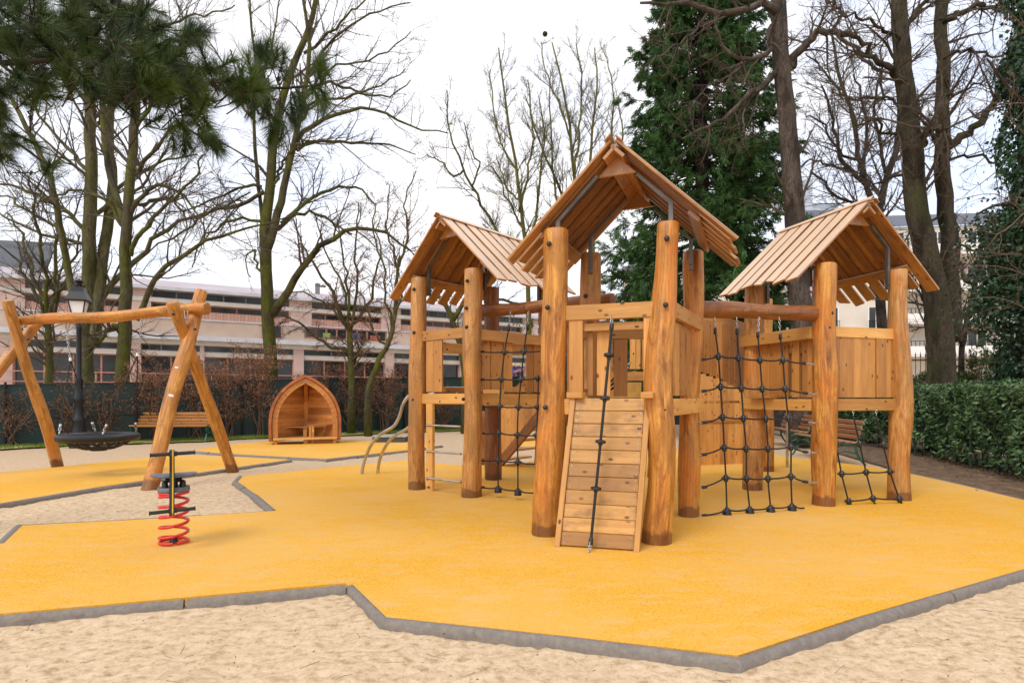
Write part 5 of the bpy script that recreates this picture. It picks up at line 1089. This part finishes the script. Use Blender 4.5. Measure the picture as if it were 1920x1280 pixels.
tree('massive twin trunked lime tree behind the hedge', 13, [([(1768, 745), (1767, 700), (1765, 650), (1762, 600), (1752, 530), (1738, 470), (1722, 400), (1712, 320), (1703, 230), (1694, 130), (1688, 40), (1684, -60)], 60, 27), ([(1782, 640), (1784, 560), (1780, 480), (1776, 400), (1768, 320), (1766, 240), (1770, 150), (1766, 60), (1764, -60)], 38, 26, .4), ([(1745, 730), (1742, 640), (1738, 560), (1730, 500)], 18, 12, .5)],
     [([(1778, 275), (1800, 262), (1825, 240), (1845, 215), (1870, 185), (1900, 178), (1930, 172)], 17, 7, -.8), ([(1850, 210), (1868, 180), (1885, 150), (1890, 110)], 8, 3), ([(1732, 270), (1742, 240), (1758, 235), (1770, 245)], 15, 10), ([(1700, 160), (1670, 135), (1640, 110), (1615, 80), (1590, 60)], 13, 6, -.6), ([(1692, 60), (1720, 20), (1745, -10)], 12, 6), ([(1772, 40), (1810, 20), (1845, 10), (1880, 24)], 12, 6, -.3), ([(1760, 330), (1780, 300), (1820, 290), (1860, 305), (1900, 330)], 6, 3), ([(1790, 640), (1806, 600), (1830, 580), (1860, 560), (1880, 560)], 10, 5, .5), ([(1765, 110), (1800, 95), (1850, 100), (1880, 120)], 7, 3), ([(1776, 180), (1810, 170), (1850, 150)], 6, 2), ([(1705, 240), (1670, 250), (1640, 230), (1600, 240)], 7, 3), ([(1712, 350), (1690, 330), (1650, 340), (1610, 330)], 6, 2), ([(1700, 200), (1650, 180), (1600, 190), (1560, 170)], 6, 2), ([(1690, 80), (1650, 50), (1600, 30), (1560, 40)], 7, 2), ([(1770, 400), (1720, 430), (1700, 440), (1690, 470)], 5, 2), ([(1775, 450), (1830, 470), (1880, 440), (1930, 450)], 5, 2)], 'bark_lime', dens=.85, L1=1.3, up=.12, flare=1.1)
tree('low bare tree with reddish twigs between the lime tree and the ivy clad trunk', 19, [([(1800, 740), (1802, 690), (1806, 640), (1815, 590), (1826, 540), (1838, 490), (1842, 430)], 14, 6)],
     [([(1804, 650), (1790, 600), (1770, 550), (1765, 490)], 7, 2), ([(1812, 600), (1840, 570), (1870, 555), (1900, 560)], 7, 2), ([(1830, 520), (1850, 470), (1880, 430)], 6, 2), ([(1824, 545), (1805, 500), (1800, 440), (1790, 400)], 6, 2), ([(1806, 640), (1780, 620), (1745, 610), (1710, 620)], 5, 2), ([(1808, 620), (1850, 620), (1890, 610)], 5, 2)], 'bark_dark', 'twig_red', dens=.8, L1=1.0)
# big conifer
cf = thing('conifer', ((1316-960)*18/F, 18, 0), 'tall dense dark green conifer behind the front and right towers', 'tree')
cb = A((1316-960)*18/F, 18, 0); mb = MB(); z = np.linspace(-.2, 18, 20); mb.tubes(np.c_[np.full(20, cb[0]), np.full(20, cb[1]), z], np.linspace(.33, .04, 20), 12, .5); mb.build('trunk', M['bark_dark'], cf, smooth=True)
nb_ = 600; zz = 2.6+15.2*np.linspace(0, 1, nb_)**1.05; an = rng.random(nb_)*2*math.pi
Rz = np.interp(zz, [2.6, 4, 6, 9, 12, 14.5, 18], [2.6, 3.0, 3.0, 2.55, 2.05, 1.5, .2])*rng.uniform(.72, 1.12, nb_)
t = np.linspace(0, 1, 9)[None, :, None]; dirn = np.stack([np.cos(an), np.sin(an), 0*an], -1)[:, None, :]
BP = cb+A(0, 0, 1)*zz[:, None, None]+dirn*Rz[:, None, None]*t+A(0, 0, 1)*(Rz[:, None, None]*(-.42*t+.30*t**2.2))+rng.normal(size=(nb_, 9, 3))*.04*t
BR_ = np.linspace(.03, .006, 9)[None]*np.ones((nb_, 1)); mb = MB(); mb.tubes(BP, BR_, 4, cap=False)
S1, SR = spawn(BP, BR_, 11, .30, .75, -.12, .5, 5, .30, .12, -.05, .004); mb.tubes(S1, SR, 3, cap=False); mb.build('branches', M['bark_dark'], cf)
mb = MB(); nS = len(S1); rep = 50; i = np.repeat(np.arange(nS), rep); j = rng.random(len(i))*3.99; i0 = j.astype(int); f = (j-i0)[:, None]; c = S1[i, i0]*(1-f)+S1[i, i0+1]*f; tn = nrm(S1[i, i0+1]-S1[i, i0])
d = nrm(tn*.9+rng.normal(size=c.shape)*.38+A(0, 0, -.45)); clump = np.clip(rng.random(nS)[i]*.75+rng.random(len(i))*.25, 0, 1)
mb.quads(c+d*.06+rng.normal(size=c.shape)*.03, d, rng.normal(size=c.shape), rng.uniform(.12, .30, len(i)), rng.uniform(.018, .038, len(i)), clump); mb.build('foliage', M['fir'], cf)

# ------------------------------------------------------------------ pine overhead at the left
pn_ = thing('pine_tree', (-5.6, 4.6, 0), 'dark long needled pine reaching in from the upper left corner', 'tree')
mb = MB(); mb.tubes(spl([(-5.7, 4.4, -.1), (-5.55, 4.5, 2), (-5.45, 4.6, 4), (-5.3, 4.7, 6.5)], 14), np.linspace(.2, .11, 14), 12, .5); mb.build('trunk', M['bark_grey'], pn_, smooth=True)
brs = [([(-250, 140), (-60, 120), (100, 110), (240, 130), (340, 150), (420, 160), (480, 165), (560, 168), (600, 160)], 4.0, 12, 4), ([(-250, 60), (0, 60), (150, 30), (260, 10)], 4.4, 14, 5), ([(-200, 200), (-40, 230), (40, 270), (90, 310)], 4.3, 9, 4), ([(300, 140), (340, 190), (370, 240), (385, 275)], 4.0, 5, 3),
       ([(150, 110), (200, 170), (240, 215), (300, 240)], 4.2, 6, 3), ([(440, 165), (490, 200), (520, 245)], 4.0, 4, 3), ([(-200, 0), (0, -20), (150, -40)], 4.8, 14, 6), ([(470, 165), (500, 140), (505, 110)], 4.0, 4, 3), ([(240, 130), (300, 90), (350, 60)], 4.1, 5, 3), ([(0, 110), (50, 170), (60, 220)], 4.0, 7, 3), ([(480, 166), (520, 190), (545, 215)], 4.05, 3, 2)]
mb = MB()
for px, Yp, w0, w1 in brs: p_, r_ = limb3(px, Yp, w0, w1, 0, 14, .02); mb.tubes(p_, r_, 7, .5)
BRW = mb
tufts = []
def blob(x, y, rx, ry, n_, y0, y1):
    for _ in range(n_):
        a = rng.random()*6.28; r_ = rng.random()**.5; tufts.append((P(x+rx*r_*math.cos(a), y+ry*r_*math.sin(a), rng.uniform(y0, y1)), None))
blob(40, 30, 210, 100, 170, 3.6, 5.4); blob(150, 90, 160, 75, 80, 3.5, 5.0); blob(20, 150, 75, 75, 34, 3.6, 5.0); blob(10, 250, 60, 60, 14, 3.8, 4.8); blob(230, 140, 120, 60, 50, 3.4, 4.6); blob(330, 150, 100, 50, 40, 3.3, 4.4); blob(360, 225, 55, 35, 7, 3.5, 4.3)
blob(250, 200, 80, 40, 8, 3.6, 4.4); blob(450, 165, 40, 22, 7, 3.5, 4.1); blob(90, 320, 18, 14, 2, 3.8, 4.3); blob(250, 20, 60, 25, 9, 4, 5); blob(340, 75, 40, 20, 4, 3.9, 4.4); blob(-90, 120, 70, 150, 30, 3.6, 5.5)
for x, y, dx, dy in ((502, 118, 0, -1), (528, 122, .2, -1), (601, 135, .2, -1), (603, 172, .3, .6), (488, 108, -.2, -1), (478, 150, -.1, -.6), (536, 210, .4, .5), (515, 232, -.1, 1), (352, 70, .3, -1), (400, 262, .5, .6), (345, 262, 0, 1), (560, 180, .2, .9), (412, 150, .8, -.2), (382, 245, .6, .6), (500, 195, -.3, .7)):
    tufts.append((P(x, y, rng.uniform(3.75, 4.1)), A(dx, rng.uniform(-.3, .3), -dy)))
for p0_, d0_ in [t_ for t_ in tufts if t_[1] is not None]:
    for _ in range(2): tufts.append((p0_+rng.normal(size=3)*A(.035, .05, .035), nrm(nrm(d0_)+rng.normal(size=3)*.35)))
blob(465, 165, 40, 25, 8, 3.6, 4.1)
C = np.array([t_[0] for t_ in tufts]); cen = P(-40, 120, 4.6)
D = np.array([nrm(t_[1]) if t_[1] is not None else nrm(nrm((t_[0]-cen)*A(1, .5, .5))*.8+rng.normal(size=3)*.45+A(0, 0, .25)) for t_ in tufts])
nt_ = len(C); npd = 240; ii_ = np.repeat(np.arange(nt_), npd); s_ = rng.random(len(ii_)); Bp = C[ii_]+D[ii_]*(s_*.13-.05)[:, None]
pr = nrm(np.cross(D[ii_], rng.normal(size=Bp.shape))); aa = (.35+.85*(1-s_)+rng.normal(size=len(s_))*.12)[:, None]; nd_ = nrm(np.cos(aa)*D[ii_]+np.sin(aa)*pr+A(0, 0, -.05))
mb = MB(); mb.tris(Bp, nd_, rng.normal(size=Bp.shape), rng.uniform(.085, .145, len(Bp)), .0030, np.clip(rng.random(nt_)[ii_]*.6+rng.random(len(ii_))*.35+(rng.random(len(ii_)) > .97)*.5, 0, 1)); mb.build('needles', M['needle'], pn_)
tw_ = np.stack([C-D*.20+rng.normal(size=C.shape)*.03, C-D*.08+rng.normal(size=C.shape)*.008, C+D*.04], 1); BRW.tubes(tw_, np.array([[.0045, .004, .0035]]*nt_), 5, cap=False)
nc = 60; ci = rng.integers(0, nt_, nc); BRW.quads(C[ci]-D[ci]*.1, rng.normal(size=(nc, 3)), rng.normal(size=(nc, 3)), .05, .045)
BRW.build('branches', M['bark_dark'], pn_, smooth=True)

# ------------------------------------------------------------------ hedge, shrubs, ivy, ground cover
HL = [A(6.75, 3.6, 0), A(7.28, 8.1, 0), A(8.25, 11.4, 0), A(9.45, 17.0, 0), A(11.0, 21.5, 0)]
hg = thing('hedge', (8.3, 12, 0), 'clipped glossy green hedge running along the right side behind the benches', 'hedge')
def hedge_pt(n_):
    sg_ = rng.random(n_)*3.999; i = sg_.astype(int); f = (sg_-i)[:, None]; hl = np.array(HL); a = hl[i]*(1-f)+hl[i+1]*f; d = nrm(hl[i+1]-hl[i]); nn = np.stack([d[:, 1], -d[:, 0], 0*d[:, 0]], -1)*1.0; return a, d, nn
mb = MB(); n_ = 22000; a, d, nn = hedge_pt(n_); nn = np.where((nn[:, :1] > 0), nn, -nn)
side_ = rng.random(n_); zt = rng.random(n_)**.85*1.40; lump = .06*np.sin(a[:, 1]*3.1+zt*4)+.05*np.sin(a[:, 1]*7.3-zt*6)
front = side_ < .66; top = ~front
off_ = np.where(front, rng.exponential(.05, n_)-.03-lump, rng.random(n_)*1.1); zq = np.where(front, zt, 1.40+.045*np.sin(a[:, 1]*5+off_*4)+.03*np.sin(a[:, 1]*13)-rng.exponential(.03, n_)+.02)
kz = np.where(front & (zt < .3), rng.random(n_) < zt*3.3, True)
c = a+nn*off_[:, None]; c[:, 2] = zq; outd = np.where(front[:, None], -nn+A(0, 0, .25), A(0, 0, 1))
ax = rng.normal(size=(n_, 3))*.55+outd*.35+A(0, 0, -.25)*front[:, None]; wd = np.cross(ax, outd+rng.normal(size=(n_, 3))*.5)
mb.quads(c[kz], ax[kz], wd[kz], rng.uniform(.07, .12, kz.sum()), rng.uniform(.034, .056, kz.sum()), np.clip(rng.random(kz.sum())*.96+.0, 0, 1)); mb.build('leaves', M['hedge'], hg)
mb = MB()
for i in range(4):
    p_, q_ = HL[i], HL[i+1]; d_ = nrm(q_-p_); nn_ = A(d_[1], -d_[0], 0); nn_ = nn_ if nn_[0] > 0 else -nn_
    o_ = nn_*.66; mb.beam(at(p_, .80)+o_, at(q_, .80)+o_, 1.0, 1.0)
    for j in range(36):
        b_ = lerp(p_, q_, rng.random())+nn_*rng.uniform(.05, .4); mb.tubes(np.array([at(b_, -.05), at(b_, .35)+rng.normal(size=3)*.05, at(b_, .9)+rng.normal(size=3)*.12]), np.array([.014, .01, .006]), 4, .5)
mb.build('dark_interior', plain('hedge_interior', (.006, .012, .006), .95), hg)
wf = thing('wire_fence', (7.6, 9.5, 0), 'low green wire fence half hidden in the front of the hedge', 'fence')
for f_ in (.18, .82, 1.5, 2.1, 2.7): b_ = lerp(HL[int(f_)], HL[int(f_)+1], f_-int(f_)); mb = MB(); mb.tubes(np.array([at(b_, -.05)-A(.0, 0, 0), at(b_, .85)-A(.0, 0, 0)]), np.array([.018, .018]), 8, .5); mb.build('fence_post', M['fencegreen'], wf)
M_ = 0; mb = MB()
for z in np.arange(.05, .95, .1): mb.tubes(np.array([at(p_, z)-A(.07, 0, 0) for p_ in HL[1:4]]), np.full(3, .0022), 4, .5)
mb.build('wire', M['fencegreen'], wf)
# soil strip with leaf litter under the hedge
mb = MB(); mb.poly([A(5.75, 3.4, 0), (G(1920, 938)), G(1800, 909), G(1715, 888), A(7.1, 12.5, 0), A(8.4, 17.2, 0), A(10.2, 22, 0), A(13, 22, 0), A(10.2, 12, 0), A(9, 3, 0)], -.09, -.004); tag(mb.build('soil_bed', M['soil'], org=(0, 0, 0)), kind='structure')
mb = MB(); n_ = 5200; a, d, nn = hedge_pt(n_); nn = np.where((nn[:, :1] > 0), nn, -nn); c = a-nn*(rng.exponential(.22, n_)-.35)[:, None]; c[:, 2] = .008+rng.random(n_)*.02
mb.quads(c, rng.normal(size=(n_, 3))*A(1, 1, .25), rng.normal(size=(n_, 3))*A(1, 1, .25), rng.uniform(.02, .055, n_), rng.uniform(.012, .03, n_)); tag(mb.build('leaf_litter', M['litter'], org=(8, 10, 0)), kind='stuff')
# bits of twig and leaf on the sand
mb = MB(); n_ = 1600; c = np.c_[rng.uniform(-5, 5, n_), 2.2+11.8*rng.random(n_)**2, np.full(n_, -.004)]; mb.quads(c, rng.normal(size=(n_, 3))*A(1, 1, .2), rng.normal(size=(n_, 3))*A(1, 1, .3), rng.uniform(.005, .022, n_), rng.uniform(.003, .010, n_))
n_ = 60; p0 = np.c_[rng.uniform(-3, 3.4, n_), rng.uniform(2.3, 3.6, n_), np.full(n_, -.018)]; a_ = rng.random(n_)*6.28; dv = np.c_[np.cos(a_), np.sin(a_), 0*a_]*rng.uniform(.02, .06, n_)[:, None]; mb.tubes(np.stack([p0, p0+dv+rng.normal(size=(n_, 3))*.004, p0+dv*2], 1), np.full((n_, 3), .0013), 4, cap=False)
tag(mb.build('ground_debris', M['litter'], org=(0, 5, 0)), kind='stuff')
# grass strip along the green fence
k = N('mossy_verge'); oc = k.coord('Object'); a1 = k.noise(oc, 1.6, 6, .7); c = k.ramp(a1, [(.40, (.13, .17, .02)), (.52, (.26, .27, .05)), (.60, (.50, .36, .235))]); M['verge'] = k.fin(c, .95)
mb = MB(); vo = []
for i in (0, 1, 2, 3): vo.append(FP[i])
bk = [A(*p_) for p_ in vo]; fr_ = []
for i in range(4):
    d_ = nrm(FP[min(i+1, 4)]-FP[i]); q_ = FP[i]+A(d_[1], -d_[0], 0)*1.25; fr_.append(q_)
for i in range(3):
    for j in range(8):
        w0_, w1_ = 1+.25*math.sin((i*8+j)*1.9), 1+.25*math.sin((i*8+j+1)*1.9); b0, b1 = lerp(bk[i], bk[i+1], j/8), lerp(bk[i], bk[i+1], (j+1)/8); f0, f1 = lerp(fr_[i], fr_[i+1], j/8), lerp(fr_[i], fr_[i+1], (j+1)/8)
        mb.add([at(b0, -.004), at(lerp(b0, f0, w0_), -.004), at(lerp(b1, f1, w1_), -.004), at(b1, -.004)], [[0, 1, 2, 3]], None, .5)
tag(mb.build('grass_verge', M['verge'], org=(0, 0, 0)), kind='structure')
mb = MB(); n_ = 42000; fpv = np.array(FP); sg_ = .55+rng.random(n_)*2.4; i = sg_.astype(int); f = (sg_-i)[:, None]; a = fpv[i]*(1-f)+fpv[i+1]*f; d = nrm(fpv[i+1]-fpv[i]); nn = np.stack([d[:, 1], -d[:, 0], 0*d[:, 0]], -1)
patch = np.sin(a[:, 0]*1.3)+np.sin(a[:, 0]*3.7+1)+rng.normal(size=n_)*.7; kz = patch > -.5; c = a+nn*(.15+rng.random(n_)**1.5*1.1)[:, None]; c[:, 2] = -.01
c = c[kz]; mb.tris(c, rng.normal(size=c.shape)*.45+A(0, 0, 1), rng.normal(size=c.shape), rng.uniform(.03, .08, len(c)), .014); tag(mb.build('grass', M['grass'], org=(-6, 20, 0)), kind='stuff')

def shrub(x, y, Y, h_, w_, label, mat='beech', n_=2600, ls=.055, group='dry beech shrubs along the green fence', base=None, twig='twig_red', z0=0., name='shrub', bias=1.):
    b = A((x-960)*Y/F, Y, z0); s_ = thing(name, b, label, 'shrub', group); mb = MB(); m_ = 9
    a_ = rng.random(m_)*6.28; tp = b+np.c_[np.cos(a_)*w_*.5*rng.random(m_), np.sin(a_)*w_*.3*rng.random(m_), h_*rng.uniform(.65, 1.0, m_)]
    st_ = np.stack([np.broadcast_to(b, tp.shape)+rng.normal(size=tp.shape)*A(.1, .05, 0), b+(tp-b)*.35+rng.normal(size=tp.shape)*.08, b+(tp-b)*.7+rng.normal(size=tp.shape)*.08, tp], 1); rr_ = np.linspace(.02, .008, 4)[None]*np.ones((m_, 1))
    mb.tubes(st_, rr_, 5, cap=False); p1, r1_ = spawn(st_, rr_, 9, .42, .9, .15, .6, 5, .15, .2, 0, .005); mb.tubes(p1, r1_, 4, cap=False); p2, r2_ = spawn(p1, r1_, 5, .5, .8, .1, .6, 4, .1, .2, 0, .003); mb.tubes(p2, r2_, 3, cap=False); mb.build('stems', M[twig], s_)
    mb = MB(); i = rng.integers(0, len(p2), n_); j = rng.integers(0, 4, n_); c = p2[i, j]+rng.normal(size=(n_, 3))*.05; zr_ = (c[:, 2]-b[2])/h_; kz = rng.random(n_) < np.clip(.25+zr_*bias, 0, 1); c = c[kz]
    mb.quads(c, rng.normal(size=c.shape)+A(0, 0, -.5), rng.normal(size=c.shape), ls*rng.uniform(.6, 1.3, len(c)), ls*.55, np.clip(.35*rng.random()+.65*rng.random(len(c)), 0, 1)); mb.build('leaves', M[mat], s_)
for x, Y, h_, w_, n_, lab in ((20, 14.6, 1.7, 2.2, 500, 'nearly leafless twiggy shrub against the fence at the far left edge'), (130, 15.3, 1.8, 2.0, 500, 'sparse twiggy shrub against the fence just left of the lamp'), (200, 15.8, 1.9, 1.8, 800, 'thin brown leaved shrub behind the nest swing'),
      (290, 16.5, 2.45, 2.2, 3000, 'dry brown beech shrub behind the bench with orange slats'), (365, 17.1, 2.5, 1.9, 2600, 'dry brown beech shrub seen past the right legs of the swing'), (430, 17.7, 2.7, 2.2, 3600, 'tall dry brown beech shrub between the swing and the playhouse'), (485, 18.2, 3.1, 2.0, 4200, 'fullest dry brown beech shrub left of the playhouse, under the forked tree'),
      (600, 19.4, 2.5, 1.9, 2200, 'dry beech shrub showing just above the playhouse roof'), (660, 19.9, 2.9, 2.4, 3600, 'dry beech shrub around the small pollarded tree'), (720, 20.5, 2.7, 2.2, 2200, 'dry beech shrub between playhouse and left tower'), (835, 21.8, 1.8, 2.0, 900, 'low dry shrub seen behind the ladder')):
    shrub(x, 0, Y, h_*.93, w_, lab, n_=int(n_*.9))
for x, Y, h_, w_, z0, lab in ((1722, 19.4, 2.0, 2.8, .2, 'yellow green shrub between right tower and lime tree, below the railing'), (1668, 19.0, 1.9, 2.4, .2, 'shrub hidden behind the right tower post'), (1800, 19, 2.1, 2.8, .2, 'shrub directly right of the lime trunk, below the railing'), (1865, 18.5, 2.3, 3.0, .2, 'wide green shrub left of the ivy clad trunk'), (1930, 17.5, 2.5, 3, .2, 'dark shrub at the right picture edge behind the hedge')):
    shrub(x, 0, Y, h_, w_, lab, 'bushleaf', 6500, .085, 'green shrubs below the iron railing', z0=z0)
for x, Y, lab in ((1160, 24, 'evergreen shrub seen through the front tower'), (1240, 23.5, 'evergreen shrub behind the front right post'), (1340, 23, 'evergreen shrub behind the big net'), (1430, 23, 'evergreen shrub behind the red brown post'), (1070, 25, 'evergreen shrub left of the front tower opening')):
    shrub(x, 0, Y, 4.2, 3.6, lab, 'bushleaf', 6500, .11, 'evergreen shrubs under the conifer')
# ivy clad trunk
iv = thing('ivy_clad_tree', (9.35, 10.2, 0), 'thick trunk smothered in dark ivy at the right picture edge', 'tree'); ib = A(9.35, 10.2, 0)
mb = MB(); mb.tubes(np.array([ib+A(0, 0, z) for z in np.linspace(-.1, 10, 12)]), np.linspace(.36, .26, 12), 12, .5)
for q_ in ([(9.3, 10.2, 5.9), (8.9, 10.0, 6.3), (8.5, 9.8, 6.4), (8.0, 9.7, 6.9)], [(9.3, 10.2, 4.3), (8.9, 10.1, 4.55), (8.3, 9.9, 4.5), (7.9, 9.8, 4.3)]): mb.tubes(spl(q_, 8), np.linspace(.05, .015, 8), 6, .5)
mb.build('trunk', M['bark_dark'], iv, smooth=True)
mb = MB(); n_ = 26000; z = rng.random(n_)*9.6+.2; a_ = rng.random(n_)*6.28; rr_ = .38+.10*np.sin(a_*3+z*2.1)+.09*np.sin(z*4.3+a_)+rng.exponential(.05, n_)+np.interp(z, [0, 2.2, 3.1, 3.9, 4.8, 5.6, 10], [.30, .34, .40, .26, .10, .05, .05])*rng.random(n_)**.6
c = ib+np.c_[np.cos(a_)*rr_, np.sin(a_)*rr_, z]; o_ = np.c_[np.cos(a_), np.sin(a_), 0*a_]
ax = rng.normal(size=(n_, 3))*.5+A(0, 0, -.8); mb.quads(c, ax, np.cross(ax, o_+rng.normal(size=(n_, 3))*.4), rng.uniform(.05, .10, n_), rng.uniform(.045, .085, n_))
for q_, m_ in (([(9.1, 10.2, 4.2), (8.55, 10.1, 4.3), (8.3, 9.9, 3.7)], 1600), ([(9.1, 10.2, 3.3), (8.5, 10.1, 3.0), (8.35, 10, 2.55)], 1800), ([(9.0, 10.1, 3.7), (8.6, 10, 3.4), (8.6, 9.9, 3.0)], 1500)):
    s_ = spl(q_, 12); i = rng.integers(0, 12, m_); c = s_[i]+rng.normal(size=(m_, 3))*A(.22, .25, .2); mb.quads(c, rng.normal(size=(m_, 3))+A(0, 0, -.7), rng.normal(size=(m_, 3)), rng.uniform(.05, .09, m_), rng.uniform(.04, .07, m_))
mb.build('ivy', M['ivy'], iv)
mb = MB(); q_ = np.array([spl([(9.0, 9.9, z0), (8.4, 9.5, z0+dz*.5), (7.7, 9.2, z0+dz), (7.0, 9.1, z0+dz*.6)], 10) for z0, dz in ((3.6, -.1), (4.6, -.8), (4.1, .35), (3.2, .1), (5.4, .4), (6.2, -.3), (7.2, .3), (2.6, .2))]); r_ = np.linspace(.013, .004, 10)[None]*np.ones((8, 1)); mb.tubes(q_, r_, 5, cap=False)
p1, r1_ = spawn(q_, r_, 8, .4, .7, 0, .6, 6, .1, .25, -.03, .0028); mb.tubes(p1, r1_, 4, cap=False); p2, r2_ = spawn(p1, r1_, 4, .4, .7, 0, .6, 4, .1, .25, -.03, .002); mb.tubes(p2, r2_, 3, cap=False); mb.build('bare_twigs', M['twig_red'], iv)
print('objects', len(bpy.data.objects), 'polys', sum(len(o.data.polygons) for o in bpy.data.objects if o.type == 'MESH'))
